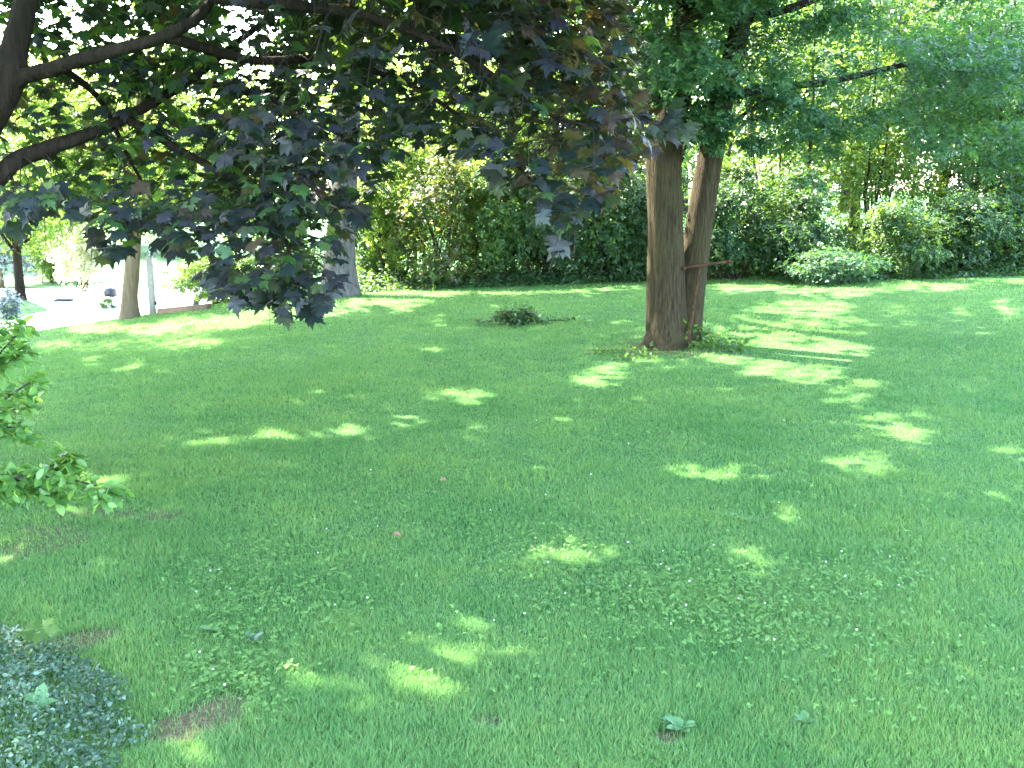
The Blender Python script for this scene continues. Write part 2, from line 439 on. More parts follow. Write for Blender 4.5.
def spline(pts, k=24):
    """Catmull-Rom through control points"""
    P = np.asarray(pts, float); P = np.vstack([2 * P[0] - P[1], P, 2 * P[-1] - P[-2]])
    out = []
    n = len(P) - 3
    for u in np.linspace(0, n - 1e-6, k):
        i = int(u); t = u - i; p0, p1, p2, p3 = P[i:i + 4]
        out.append(.5 * (2 * p1 + (p2 - p0) * t + (2 * p0 - 5 * p1 + 4 * p2 - p3) * t * t + (3 * p1 - p0 - 3 * p2 + p3) * t ** 3))
    return np.array(out)

# ------------------------------------------------------------------ the setting
def patches():
    """bare soil spots of the lawn: (x, y, radius x, radius y, strength)"""
    out = []
    for px, py, rx, ry, s in ((30, 545, 60, 15, .6), (60, 532, 50, 8, .7), (120, 516, 44, 9, .8), (95, 642, 34, 14, .9), (185, 735, 60, 40, .95), (668, 742, 16, 8, 1), (490, 724, 26, 10, .8), (410, 735, 20, 8, .5),
                              (560, 352, 40, 6, .0), (655, 351, 36, 7, .8), (700, 352, 36, 5, .6), (340, 300, 28, 4, .5), (380, 722, 30, 8, .35), (80, 700, 60, 40, .3)):
        p = gp(px, py); d = p[1]
        out.append((p[0], p[1], rx / FPX * d, ry / FPX * d * d / 1.65, s))
    return out
SOIL = patches()
def soil_at(x, y):
    f = np.zeros_like(x)
    wob = .3 * np.sin(x * 9 + y * 4) + .3 * np.sin(y * 11 - x * 7 + 2 * np.sin(x * 5)) + .28 * np.sin(x * 23 + 1.3) * np.sin(y * 19)
    for cx, cy, rx, ry, s in SOIL:
        e = np.sqrt(((x - cx) / rx) ** 2 + ((y - cy) / ry) ** 2) + wob
        f = np.maximum(f, s * (1 - smooth(.6, 1.15, e)))
    return f

def build_ground():
    xs = np.concatenate([[-900, -400, -200, -120, -80, -60, -45], np.arange(-35, -8, .8), np.arange(-8, 8, .11), np.arange(8, 24, .5), [26, 32, 45, 70, 120, 220, 400, 900]])
    ys = np.concatenate([[-300, -100, -40, -15, -5, 0], np.arange(1, 14, .11), np.arange(14, 40, .4), [42, 46, 52, 60, 75, 100, 150, 250, 500, 1200]])
    X, Y = np.meshgrid(xs, ys); Z = H(X, Y)
    V = np.stack([X, Y, Z], -1).reshape(-1, 3)
    nx, ny = len(xs), len(ys)
    i, j = np.meshgrid(np.arange(nx - 1), np.arange(ny - 1)); a = (j * nx + i).ravel()
    F = np.stack([a, a + 1, a + nx + 1, a + nx], 1)
    mb = MB(); mb.v.append(V); mb.n = len(V); mb.loops.append(F.ravel()); mb.counts.append(np.full(len(F), 4)); mb.mi.append(np.zeros(len(F), int))
    o = mb.build('lawn', M['ground'], smooth_=True); o['kind'] = 'structure'; o['label'] = 'shaded green lawn with a few bare spots'
    at_ = o.data.attributes.new('soil', 'FLOAT', 'POINT')
    at_.data.foreach_set('value', soil_at(V[:, 0], V[:, 1]).astype(np.float32))
build_ground()

def sheet(name, pts, z, mat, label):
    mb = MB(); n = len(pts)
    mb.add([(x, y, z) for x, y in pts], [tuple(range(n))])
    o = mb.build(name, mat); o['kind'] = 'structure'; o['label'] = label
    return o
def plane_pt(px, py, z):
    d = ray(px, py); t = (z - EYE[2]) / d[2]; p = EYE + d * t
    return (p[0], p[1])
sheet('road', [(-8.2, 37.8), (-8.2, 24.9), (-9.5, 24.7), (-11, 25.1), (-13, 26.5), (-20, 31.2), (-28.8, 37.1)], ROAD_Z + .012, M['road'], 'pale sunlit road beyond the lawn')
sheet('grass_verge', [plane_pt(a, b, ROAD_Z + .03) for a, b in ((-60, 322), (2, 322), (18, 318), (34, 312.5), (49, 310), (38, 304.5), (24, 299.5), (-60, 297))], ROAD_Z + .03, M['ground'], 'strip of grass beside the road at the foot of a tree')

# ------------------------------------------------------------------ lawn grass, clover
def sample_lawn(n, power, dmin=2.2, dmax=22, half=.60):
    """random ground spots of a wedge in front of the house, thinning with distance"""
    u = RNG.random(n)
    if power == 1: d = dmin * (dmax / dmin) ** u
    else: d = dmin + (dmax - dmin) * u
    x = RNG.uniform(-half, half, n) * d
    x = x + 0.0
    return x, d
def in_lawn(x, y):
    s = (x + 6.3) * .558 + (y - 19.5) * .83
    beyond = (s > 2.2) & (x < -4.5)
    back = (x > -4.5) & (y > 18.5)
    return ~(beyond | back)
BLADE = (np.array([(-.5, 0, 0), (.5, 0, 0), (-.36, .10, .55), (.36, .10, .55), (0, .34, 1.0)]), [(0, 1, 3, 2), (2, 3, 4)])
def build_grass():
    mb = MB()
    n = 1500000
    x, y = sample_lawn(n, 1)
    k = in_lawn(x, y); x, y = x[k], y[k]
    # uneven: taller and shorter, thin on soil
    pat = .5 + .5 * np.sin(x * 1.3 + .7 * y + 1.2 * np.sin(y * .9)) * np.sin(y * 1.1 - .6 * x + np.sin(x * 1.7))
    fine = .5 + .5 * np.sin(x * 6.1 + 2 * np.sin(y * 5)) * np.sin(y * 7.3 + 1.5 * np.sin(x * 4))
    k = RNG.random(len(x)) > soil_at(x, y) * .93
    x, y, pat, fine = x[k], y[k], pat[k], fine[k]
    n = len(x)
    lod = np.maximum(1, y / 3.4)
    hgt = (.012 + .013 * pat + .011 * fine) * RNG.uniform(.5, 1.3, n)
    wid = .0024 * lod ** .85 * RNG.uniform(.7, 1.2, n)
    a = RNG.uniform(0, 2 * np.pi, n)
    lean = RNG.uniform(.5, 3.2, n)
    X = np.stack([np.cos(a) * wid, np.sin(a) * wid, 0 * a], 1)
    Yv = np.stack([-np.sin(a) * lean * hgt, np.cos(a) * lean * hgt, 0 * a], 1)
    Zv = np.stack([0 * a, 0 * a, hgt], 1)
    P = np.stack([x, y, H(x, y) - .003], 1)
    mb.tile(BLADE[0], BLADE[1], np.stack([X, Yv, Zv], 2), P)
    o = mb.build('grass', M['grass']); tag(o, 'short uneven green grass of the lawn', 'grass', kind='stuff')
build_grass()

def build_clover():
    mb = MB()
    hexa = (np.array([(0, 0, 0), (.32, .28, .06), (.36, .66, .036), (0, .92, .0), (-.36, .66, .036), (-.32, .28, .06)]), [(0, 1, 2, 3), (0, 3, 4, 5)])
    spots = []
    for px, py, n, sx, sy in ((560, 560, 420, 70, 26), (640, 590, 420, 70, 22), (720, 600, 700, 90, 24), (820, 590, 420, 80, 20), (330, 600, 260, 60, 30), (250, 640, 380, 50, 40), (220, 590, 200, 60, 20),
                              (230, 690, 320, 40, 26), (740, 640, 300, 70, 20), (880, 640, 200, 90, 30), (930, 560, 200, 80, 26), (640, 515, 260, 120, 20), (450, 520, 220, 110, 20), (330, 545, 160, 70, 16),
                              (860, 505, 160, 110, 16), (560, 660, 200, 140, 40), (880, 700, 120, 100, 40), (400, 470, 160, 160, 16), (640, 440, 160, 200, 14), (280, 560, 160, 50, 22), (540, 300, 0, 1, 1)):
        q = np.stack([RNG.normal(px, sx * .75, n), RNG.normal(py, sy * .75, n)], 1)
        spots.append(q)
    q = np.concatenate(spots); q = q[(q[:, 1] > 330) & (q[:, 1] < 790)]
    G = np.array([plane_pt(a, b, 0.0) for a, b in q]); G = G[in_lawn(G[:, 0], G[:, 1])]
    k = RNG.random(len(G)) > soil_at(G[:, 0], G[:, 1]) * .8; G = G[k]
    n = len(G); base = np.stack([G[:, 0], G[:, 1], H(G[:, 0], G[:, 1]) + RNG.uniform(.022, .05, n)], 1)
    size = .0095 * RNG.uniform(.7, 1.45, n) * np.maximum(1, G[:, 1] / 5) ** .5
    Nn = rnd(n, .28) + np.array([0, -.12, 1]); a0 = RNG.uniform(0, 6.28, n)
    for j in range(3):
        a = a0 + j * 2.094
        T = np.stack([np.cos(a), np.sin(a), 0 * a], 1)
        mb.tile(hexa[0], hexa[1], frames(Nn, T, size), base, 0)
    # white flower heads
    nf = 45
    i = RNG.choice(n, nf, replace=False)
    ico = [(0, 0, 1), (.9, 0, .35), (.28, .85, .35), (-.72, .53, .35), (-.72, -.53, .35), (.28, -.85, .35), (0, 0, -.7)]
    fF = [(0, 1, 2), (0, 2, 3), (0, 3, 4), (0, 4, 5), (0, 5, 1), (6, 2, 1), (6, 3, 2), (6, 4, 3), (6, 5, 4), (6, 1, 5)]
    eye = np.repeat(np.eye(3)[None], nf, 0) * (.0050 * RNG.uniform(.6, 1.2, nf) * np.maximum(1, G[i, 1] / 5) ** .5)[:, None, None]
    mb.tile(np.array(ico), fF, eye, base[i] + np.array([0, 0, .02]), 1)
    o = mb.build('clover', [M['clover'], M['flower']]); tag(o, 'low clover with a few white heads scattered in the lawn', 'clover', kind='stuff')
build_clover()

def rosette(loc, label, n=7, size=.12, mat='weed', group=None, up=.5, name='broadleaf_weed', cat='weed'):
    mb = MB()
    P = np.array(loc) + np.stack([RNG.normal(0, size * .15, n), RNG.normal(0, size * .15, n), np.full(n, .012)], 1)
    a = np.arange(n) * 2.4 + RNG.random() * 6
    T = np.stack([np.cos(a), np.sin(a), np.full(n, up) * RNG.uniform(.6, 1.4, n)], 1)
    Nn = np.stack([-np.cos(a) * up, -np.sin(a) * up, np.ones(n)], 1) + rnd(n, .12)
    mb.tile(OVAL[0] * np.array([1.25, 1, 1]), OVAL[1], frames(Nn, T, size * RNG.uniform(.7, 1.2, n)), P)
    o = mb.build(name, M[mat], loc=loc); tag(o, label, cat, group); return o

# ------------------------------------------------------------------ trees
def limb_set(mb, start, targets, r0, sag=.25, sides=7, wob=.05, r1=.012):
    for t in targets:
        t = np.asarray(t)
        p = bend(start, t, sag * np.linalg.norm(t - start) * .3, 8, wob)
        mb.tube(p, np.linspace(r0, r1, 8), sides)

def flare_trunk(mb, pts, rad, k=26, sides=28, flare=.5, fl_h=.35, lobes=.07, seed=1.0):
    P = spline(pts, k); n = len(pts)
    r = np.interp(np.linspace(0, n - 1, k), np.arange(n), rad)
    h = P[:, 2] - P[0, 2]
    r = r * (1 + flare * np.exp(-h / fl_h))
    mb.tube(P, r, sides, lobes=lobes, seed=seed)
    return P, r

# --- the purple maple, its trunk just outside the left edge
MT = np.array([-3.24, 5.6, 0]); MT[2] = float(H(MT[0], MT[1]))
def poly_y(x, pts):
    xs = [p[0] for p in pts]; ys = [p[1] for p in pts]
    return np.interp(x, xs, ys)
# the hanging edge of the maple's foliage as seen from the lawn (pixels)
EDGE = [(-400, 330), (-60, 250), (-1, 200), (30, 225), (60, 205), (90, 225), (100, 262), (125, 262), (150, 215), (170, 245), (190, 272), (215, 295), (240, 300), (262, 312), (282, 318), (300, 312), (312, 322), (330, 300), (340, 262),
        (362, 215), (385, 175), (410, 140), (440, 148), (470, 162), (500, 182), (520, 190), (545, 235), (560, 252), (572, 240), (585, 212), (605, 205), (620, 185), (640, 155), (662, 142), (676, 138), (682, 118), (700, -60), (1400, -400)]
REDGE = [(-400, 560), (-60, 612), (0, 622), (60, 632), (110, 640), (135, 672), (150, 676), (165, 640), (200, 622), (240, 600), (300, 560)]
def maple_keep(P):
    px, py, dep = proj(P)
    front = dep > .3
    inframe = front & (px > -40) & (px < 1064) & (py < 800) & (py > -40)
    ok = ~inframe | ((py < poly_y(px, EDGE)) & (px < poly_y(py, REDGE)) & (dep > 4.75))
    # thin, open parts at the upper left, with the light behind
    thin = np.clip(1 - px / 260, 0, 1) * (py < 175) + .55 * (px < 110) * (py > 170) + .5 * ((px > 340) & (px < 400) & (py > 85)) + .45 * (px > 190) * (px < 290) * (py < 105) * (RNG.random(len(px)) < .8)
    ok &= ~inframe | (RNG.random(len(px)) > thin * .45)
    low = front & ~inframe & (py >= -40) & (P[:, 2] < 2.2) & (dep < 4.6)
    return ok & ~low

def build_maple():
    root = thing('purple_maple', MT, 'big purple-leaved maple whose low boughs hang into the left foreground', 'tree')
    mb = MB()
    tr = [MT + np.array(v) for v in ((0, 0, -.05), (.02, 0, .6), (.0, 0, 1.3), (.05, 0, 1.75))]
    flare_trunk(mb, tr, [.21, .2, .2, .21], flare=.45, fl_h=.25, seed=2)
    mb.build('trunk', M['bark_dark'], root, True)
    Y = 5.6
    limbs = []   # (control points, r0, r1)
    top = tr[-1]
    limbs.append(([top + [0, 0, -.3], at(2, 96, Y), at(14, 50, Y + .05), at(26, 0, Y + .1), at(40, -90, Y + .3), at(30, -330, Y + .5), at(80, -560, Y + 1.0)], .088, .035))
    limbs.append(([top + [0, 0, -.45], at(0, 98, Y), at(55, 68, Y - .05), at(110, 52, Y - .1), at(165, 36, Y - .1), at(205, 10, Y), at(228, -40, Y + .2), at(330, -170, Y + .5)], .047, .018))
    limbs.append(([top + [-.0, 0, -.65], at(0, 176, Y + .1), at(45, 150, Y + .2), at(80, 138, Y + .3), at(125, 118, Y + .45), at(190, 80, Y + .7), at(240, 40, Y + .9), at(320, -20, Y + 1.2)], .056, .014))
    limbs.append(([at(26, -10, Y + .1), at(140, -20, Y - .2), at(235, 0, Y - .3), at(300, 6, Y - .3), at(380, 20, Y - .35), at(470, 60, Y - .3), at(540, 110, Y - .2), at(600, 130, Y - .1)], .042, .007))
    limbs.append(([at(125, 118, Y + .45), at(180, 150, Y + .4), at(240, 185, Y + .3), at(280, 230, Y + .25), at(300, 285, Y + .2)], .028, .005))
    limbs.append(([at(190, 80, Y + .7), at(260, 95, Y + .5), at(330, 130, Y + .4), at(370, 150, Y + .4)], .025, .005))
    limbs.append(([at(165, 36, Y - .1), at(250, 60, Y + .3), at(330, 60, Y + .5), at(420, 90, Y + .6), at(500, 150, Y + .5), at(550, 200, Y + .4)], .03, .005))
    limbs.append(([at(60, 66, Y), at(100, 100, Y + .5), at(130, 160, Y + .7), at(160, 215, Y + .8)], .022, .005))
    limbs.append(([top + [0, 0, -.2], top + [-.8, -.9, .9], top + [-1.8, -2.0, 2.0], top + [-2.6, -2.8, 3.6]], .09, .02))
    limbs.append(([top, top + [-.3, 1.0, 1.1], top + [-.2, 2.3, 2.3], top + [.3, 3.2, 3.9]], .09, .02))
    limbs.append(([top, top + [.8, -.6, 1.4], top + [1.9, -1.6, 2.5], top + [2.9, -2.2, 3.9]], .09, .02))
    limbs.append(([top, top + [-.9, .3, 1.2], top + [-2.2, .6, 2.3], top + [-3.0, .6, 3.6]], .08, .02))
    limbs.append(([at(30, -330, Y + .5), at(200, -420, Y + .8), at(380, -420, Y + .9)], .06, .02))
    LP = []
    for pts, r0, r1 in limbs:
        b = MB(); P = spline(pts, 30); b.tube(P, np.linspace(r0, r1, 30), 10, lobes=.06, seed=len(LP)); LP.append(P)
        b.build('branch', M['bark_dark'], root, True)
    LPa = np.concatenate([p[6:] for p in LP])
    # twigs with pairs of leaves
    tw = MB(); lf = MB()
    def twigs(bases, length, nl, size, draw, bronze):
        K = len(bases)
        leafP = []; leafT = []; leafN = []; leafB = []
        for b in bases:
            dd = np.linalg.norm(LPa - b, axis=1); i = dd.argmin(); src = LPa[i]
            out = unit((b - src) * np.array([1, 1, .3]) + rnd(1, .25)[0] * .8)
            out[2] = RNG.uniform(-.45, .15); out = unit(out)
            L = length * RNG.uniform(.6, 1.3)
            p = bend(b, b + out * L, .05, 5); p[:, 2] -= np.linspace(0, 1, 5) ** 2 * L * .35
            if draw:
                if .05 < dd[i] < .34:
                    tw.tube(bend(src, b, .06 * dd[i], 6, .015), np.linspace(.003 + .003 * min(dd[i], 1.2), .0022, 6), 5, cap=False)
                tw.tube(p, np.linspace(.0022, .0011, 5), 4, cap=False)
            for t in np.linspace(.15, 1, nl // 2):
                c = p[0] + (p[-1] - p[0]) * t; side = unit(np.cross(out, [0, 0, 1.0]))
                for sg in (-1, 1):
                    leafP.append(c + side * sg * .05 + rnd(1, .02)[0]); leafT.append(out * .7 + side * sg * RNG.uniform(.3, 1.1) + np.array([0, 0, -RNG.uniform(.1, .9)])); leafN.append(out * .35 + np.array([0, 0, 1.0]) + side * sg * .2 + rnd(1, .36)[0])
            
        leafP = np.array(leafP); leafT = np.array(leafT); leafN = np.array(leafN)
        k = maple_keep(leafP) & open_to_sun(leafP)
        leafP, leafT, leafN = leafP[k], leafT[k], leafN[k]
        px, py, dep = proj(leafP)
        pb = np.where((px > 480) & (px < 700) & (py < 200) & (py > -150), np.clip((px - 480) / 200, 0, .6), .05)
        mi = (RNG.random(len(leafP)) < pb).astype(int)
        gr = np.where((px < 230) & (py < 210), .42, np.where(px < 400, .12, .05))  # more of the backlit-coloured copy at the upper left
        mi = np.where(RNG.random(len(leafP)) < gr, 2, mi)
        for m in (0, 1, 2):
            q = mi == m
            lf.tile(MAPLE[0], MAPLE[1], frames(leafN[q], leafT[q], size * RNG.uniform(.7, 1.15, q.sum())), leafP[q], m)
        return len(leafP)
    # low boughs, in view
    n = 2500
    px = RNG.uniform(-40, 690, n * 3); py = RNG.uniform(-90, 325, n * 3); dpt = RNG.uniform(4.9, 7.4, n * 3)
    B = np.stack([(px - 512) / FPX * dpt, dpt, np.zeros(n * 3)], 1)
    B = np.array([at(a, b, c) for a, b, c in zip(px, py, dpt)])
    edge = poly_y(px, EDGE); k = (py < edge - 14) & (px < poly_y(py, REDGE) - 6)
    B = B[k][:n]; px = px[k][:n]; py = py[k][:n]
    thin = RNG.random(len(px)) < np.where(px < 190, .40, np.where((px < 350) & (py > 215), .72, np.where((px < 400) & (py < 110), .45, .05)))
    thin |= (px < 230) & (py < 185) & (B[:, 1] < 5.75)
    B = B[~thin]
    twigs(B, .27, 8, .090, True, True)
    # a few single sprays at the tips of the boughs that hang lowest
    tips = [(105, 258, 5.9), (170, 258, 5.6), (215, 285, 5.6), (270, 305, 5.5), (285, 312, 5.5), (316, 312, 5.3), (258, 298, 5.7), (556, 236, 5.6), (562, 246, 5.5), (552, 205, 5.5), (600, 205, 5.6), (668, 140, 5.7), (660, 140, 5.6), (20, 212, 5.3), (45, 205, 5.4), (70, 218, 5.5), (240, 310, 5.6), (350, 225, 5.6), (495, 185, 5.6), (480, 60, 5.0), (300, 150, 5.0)]
    for a, b, c in tips:
        p = at(a, b - 14, c); i = np.linalg.norm(LPa - p, axis=1).argmin()
        tw.tube(bend(LPa[i], p, .05, 7), np.linspace(.006, .002, 7), 5, cap=False)
        nn = 4
        P = p + rnd(nn, .035); T = rnd(nn, .45) + np.array([.1, -.1, -1.0]); Nn = rnd(nn, .4) + np.array([-.1, -.75, .45])
        lf.tile(MAPLE[0], MAPLE[1], frames(Nn, T, .13 * RNG.uniform(.8, 1.1, nn)), P, 0)
    # crown above the picture
    P, o, cc = clump_points(2300, MT + np.array([1.0, .3, 5.3]), (5.4, 5.0, 3.2), 170, .14, .15)
    twigs(P, .4, 10, .15, False, True)
    lf.build('crown', [M['purple'], M['bronze'], M['maple_backlit']], root)
    tw.build('twig', M['twig'], root)
build_maple()

def spread_tree(name, base, label, cat, trunk_pts, rad, bark, crown, leaf, size, n, clumps=60, spread=.17, tmpl=OVAL, group=None, keep=None, inner=.3, limbs=14, limb_r=.06, flare=.5, fl_h=.3, sides=24, carve=True, fork=-1, zmin=None, up=.8, lobes=.07, extra=None, droop=.35):
    root = thing(name, base, label, cat, group)
    mb = MB(); P, r = flare_trunk(mb, trunk_pts, rad, flare=flare, fl_h=fl_h, sides=sides, seed=RNG.random() * 6, lobes=lobes)
    lf = MB(); allc = []
    for cen, radii, frac in crown:
        Q, o, cc = clump_points(int(n * frac), cen, radii, max(6, int(clumps * frac)), spread, inner, zmin=zmin)
        k = np.ones(len(Q), bool)
        if keep is not None: k &= keep(Q)
        if carve: k &= open_to_sun(Q)
        leaves(lf, tmpl, Q[k], o[k], size, up=up, droop=droop); allc.append(cc)
    allc = np.concatenate(allc)
    if keep is not None: allc = allc[keep(allc)]
    for c in allc[RNG.permutation(len(allc))[:limbs]]:
        j = RNG.integers(int(len(P) * .6), len(P)); rr = min(limb_r, r[j] * .7)
        mb.tube(bend(P[j], c, .08 * np.linalg.norm(c - P[j]), 9, .06), np.linspace(rr, .012, 9), 7)
    if extra: extra(mb)
    mb.build('trunk', M[bark], root, True)
    lf.build('crown', M[leaf] if isinstance(leaf, str) else [M[q] for q in leaf], root)
    return root

# --- double-trunked tree in the middle of the lawn
DB = gp(668, 347)
def dbl_keep(P):
    px, py, dep = proj(P)
    e = poly_y(px, [(500, 60), (600, 120), (640, 150), (670, 146), (690, 158), (715, 166), (735, 142), (770, 175), (815, 190), (850, 140), (890, 120), (930, 175), (980, 190), (1030, 175), (1100, 150)])
    e = e + 14 * np.sin(px * .11) + 8 * np.sin(px * .31)
    hole = ((px - 850) / 60) ** 2 + ((py - 75) / 42) ** 2 < 1
    hole |= ((px - 745) / 22) ** 2 + ((py - 112) / 14) ** 2 < 1
    hole |= ((px - 800) / 22) ** 2 + ((py - 8) / 12) ** 2 < 1
    hole |= ((px - 905) / 30) ** 2 + ((py - 8) / 22) ** 2 < 1
    return (py < e) & ~(hole & (RNG.random(len(px)) < .85))
def build_double():
    root = thing('double_trunk_tree', DB, 'tree with two brown trunks leaning apart from one base in the middle of the lawn', 'tree')
    Y = DB[1]
    a = MB()
    P1, r1 = flare_trunk(a, [DB + [-.02, 0, -.06], at(667, 320, Y), at(667, 270, Y), at(666, 220, Y), at(665, 165, Y), at(672, 110, Y), at(682, 60, Y + .1), at(690, 0, Y + .2), at(700, -150, Y + .3), at(690, -330, Y + .4)], [.188, .184, .177, .174, .172, .165, .16, .15, .12, .06], k=44, flare=.75, fl_h=.17, lobes=.055, seed=1.3, sides=36)
    # a swelling that runs down the left side
    flare_trunk(a, [at(656, 330, Y - .02), at(656, 285, Y - .02), at(657, 230, Y), at(655, 170, Y), at(653, 110, Y + .05), at(640, 40, Y + .1)], [.10, .10, .095, .095, .09, .05], k=24, flare=.1, lobes=.05, sides=18)
    a.build('trunk', M['bark_brown'], root, True)
    b = MB()
    P2, r2 = flare_trunk(b, [at(684, 345, Y + .12), at(689, 310, Y + .12), at(695, 260, Y + .12), at(703, 205, Y + .12), at(712, 150, Y + .12), at(722, 100, Y + .15), at(735, 50, Y + .25), at(750, -40, Y + .4), at(770, -220, Y + .7)], [.155, .15, .145, .137, .13, .12, .11, .09, .04], k=36, flare=.25, fl_h=.2, lobes=.05, seed=4, sides=28)
    b.build('trunk', M['bark_brown'], root, True)
    for pts, ra, rb in (([at(725, 100, Y + .15), at(765, 88, Y + .3), at(815, 84, Y + .5), at(860, 75, Y + .7), at(915, 62, Y + .9), at(960, 54, Y + 1.2), at(1010, 50, Y + 1.6)], .045, .018),
                       ([at(716, 135, Y + .15), at(735, 122, Y + .1), at(752, 108, Y), at(775, 95, Y - .1)], .03, .012),
                       ([at(682, 60, Y + .1), at(620, 20, Y + .2), at(560, -30, Y + .4)], .06, .02),
                       ([at(688, 10, Y + .1), at(640, -80, Y - 1), at(600, -160, Y - 2.2)], .07, .02),
                       ([at(740, 20, Y + .3), at(800, 5, Y + .2), at(880, -30, Y + .2), at(1000, -60, Y)], .05, .02),
                       ([at(745, -20, Y + .4), at(800, -90, Y - .8), at(900, -160, Y - 1.6)], .06, .02)):
        c = MB(); c.tube(spline(pts, 16), np.linspace(ra, rb, 16), 8, lobes=.08); c.build('branch', M['bark_dark'], root, True)
    lf = MB()
    for cen, radii, n, cl, sz in ((at(690, 20, Y), (1.7, 2.2, 1.2), 9500, 60, .085), (at(850, 20, Y + .6), (2.2, 2.4, 1.3), 8500, 60, .085), (at(760, 70, Y), (1.5, 1.6, .9), 5200, 36, .045), (at(640, 85, Y + .4), (.9, 1.4, .8), 4200, 24, .08),
                                  (at(960, 80, Y + 1.0), (1.6, 1.9, 1.25), 5200, 46, .09), (at(672, 118, Y - .45), (.55, .4, .36), 1700, 16, .085), (at(722, 125, Y - .3), (.42, .4, .32), 900, 12, .085), (at(800, 110, Y + .6), (.8, 1.2, .75), 2600, 24, .085), (at(700, 110, Y - .1), (.7, .7, .45), 1500, 14, .08),
                                  (at(760, -330, Y - .3), (4.4, 4.4, 2.6), 24000, 150, .14)):
        P, o, cc = clump_points(n, cen, radii, cl, .125, .15, .5)
        k = dbl_keep(P) & open_to_sun(P)
        P, o = P[k], o[k]
        leaves(lf, SPRIG if sz < .1 else OVAL, P, o, sz * (1.25 if sz < .1 else 1), up=1.0, out=.25, jit=.45, droop=.3)
    lf.build('crown', M['blue_green'], root)
build_double()

# --- rusty T-shaped clothes post leaning beside it
def build_post():
    Y = DB[1] - .22
    foot = at(688, 338, Y); head = at(700, 265, Y + .12)
    root = thing('clothes_post', foot, 'thin rusty T-shaped iron post leaning against the right trunk of the double tree', 'post')
    m = MB(); m.tube(bend(foot - [0, 0, .08], head, 0, 8), np.full(8, .0135), 12); m.build('post', M['rust'], root, True)
    m = MB(); L, Rr = at(684, 268, Y + .10), at(729, 261.5, Y + .14)
    m.tube(bend(L, Rr, 0, 6), np.full(6, .0155), 12)
    o = m.build('crossbar', M['rust'], root, True)
    for e in (L, Rr):
        k = MB(); d = unit(Rr - L); k.tube([e - d * .02, e + d * .02], [.021, .021], 12); h = k.build('end_cap', M['rust'], root, True)
build_post()

# --- gray-barked tree at the back edge
GB = gp(341, 296)
build_gray = spread_tree('gray_bark_tree', GB, 'stout gray-barked tree at the back edge of the lawn, behind the purple leaves', 'tree',
    [GB + [.0, 0, -.1], at(340, 270, GB[1]), at(341, 235, GB[1]), at(344, 190, GB[1]), at(348, 120, GB[1]), at(350, 60, GB[1]), at(352, -40, GB[1] + .2), at(345, -200, GB[1] + .3)], [.29, .27, .235, .215, .20, .18, .15, .08], 'bark_gray',
    [(GB + np.array([.6, -1.0, 8.3]), (6.4, 6.2, 3.3), .62), (GB + np.array([-2.6, 0, 6.4]), (3.2, 3.5, 1.6), .2), (GB + np.array([3.2, -.8, 6.8]), (3.0, 3.5, 1.6), .18)], 'mid_green', .24, 40000, 260, .12, limbs=26, limb_r=.09, flare=.35, fl_h=.3,
    keep=lambda P: P[:, 2] > 3.6)

# --- small tree at the road side
LB = gp(130, 318.5)
def road_tree_keep(P):
    px, py, dep = proj(P)
    return (py < 232 + 18 * np.sin(px * .12) + 10 * np.sin(px * .05)) 
spread_tree('roadside_tree', LB, 'slim tree with a flared trunk on the lawn edge beside the wooden post', 'tree',
    [LB + [0, 0, -.1], at(130, 300, LB[1]), at(132, 275, LB[1]), at(134, 245, LB[1]), at(137, 210, LB[1]), at(139, 170, LB[1]), at(140, 90, LB[1])], [.15, .145, .14, .13, .12, .10, .06], 'bark_tan',
    [(at(140, 110, LB[1]), (2.3, 2.4, 1.9), .42), (at(60, 180, LB[1] + .5), (1.6, 1.8, 1.0), .16), (at(200, 170, LB[1]), (1.3, 1.6, 1.0), .12), (at(40, 75, LB[1] + .5), (2.7, 2.6, 1.5), .3)], 'yellow_green', .13, 30000, 190, .16, SPRIG, limbs=18, limb_r=.05, flare=.95, fl_h=.16, keep=road_tree_keep)

# --- trees added outside the frame on the left so that their shadows cover the lawn
for x, y, h, rr, lab in ((-12.5, 14.5, 9.0, 5.0, 'tall broad tree added left of the lawn to shade it'), (-15.5, 20.5, 9.0, 4.4, 'tall broad tree added at the far left corner of the lawn for its shade'), (-7.6, 12.4, 10.6, 4.9, 'tall broad tree added just behind the purple maple for its shade')):
    b = np.array([x, y, float(H(x, y))])
    spread_tree('added_shade_tree', b, lab, 'tree', [b + [0, 0, -.1], b + [.1, 0, 2], b + [0, .1, 4], b + [.1, 0, 6.5], b + [.1, 0, 9]], [.3, .27, .25, .2, .08], 'bark_dark', [(b + [0, 0, h - .5], (rr, rr, 3.6), .75), (b + [0, 0, h - 3.3], (rr * .8, rr * .8, 1.6), .25)], 'yellow_green' if h > 10 else 'mid_green', .24, 22000, 150, .13, limbs=18, limb_r=.1, keep=lambda P, zz=b[2], hh=h: P[:, 2] > zz + (3.6 if hh > 10 else 4.0))  # lighter leaves on the last tree stand in for light through its crown

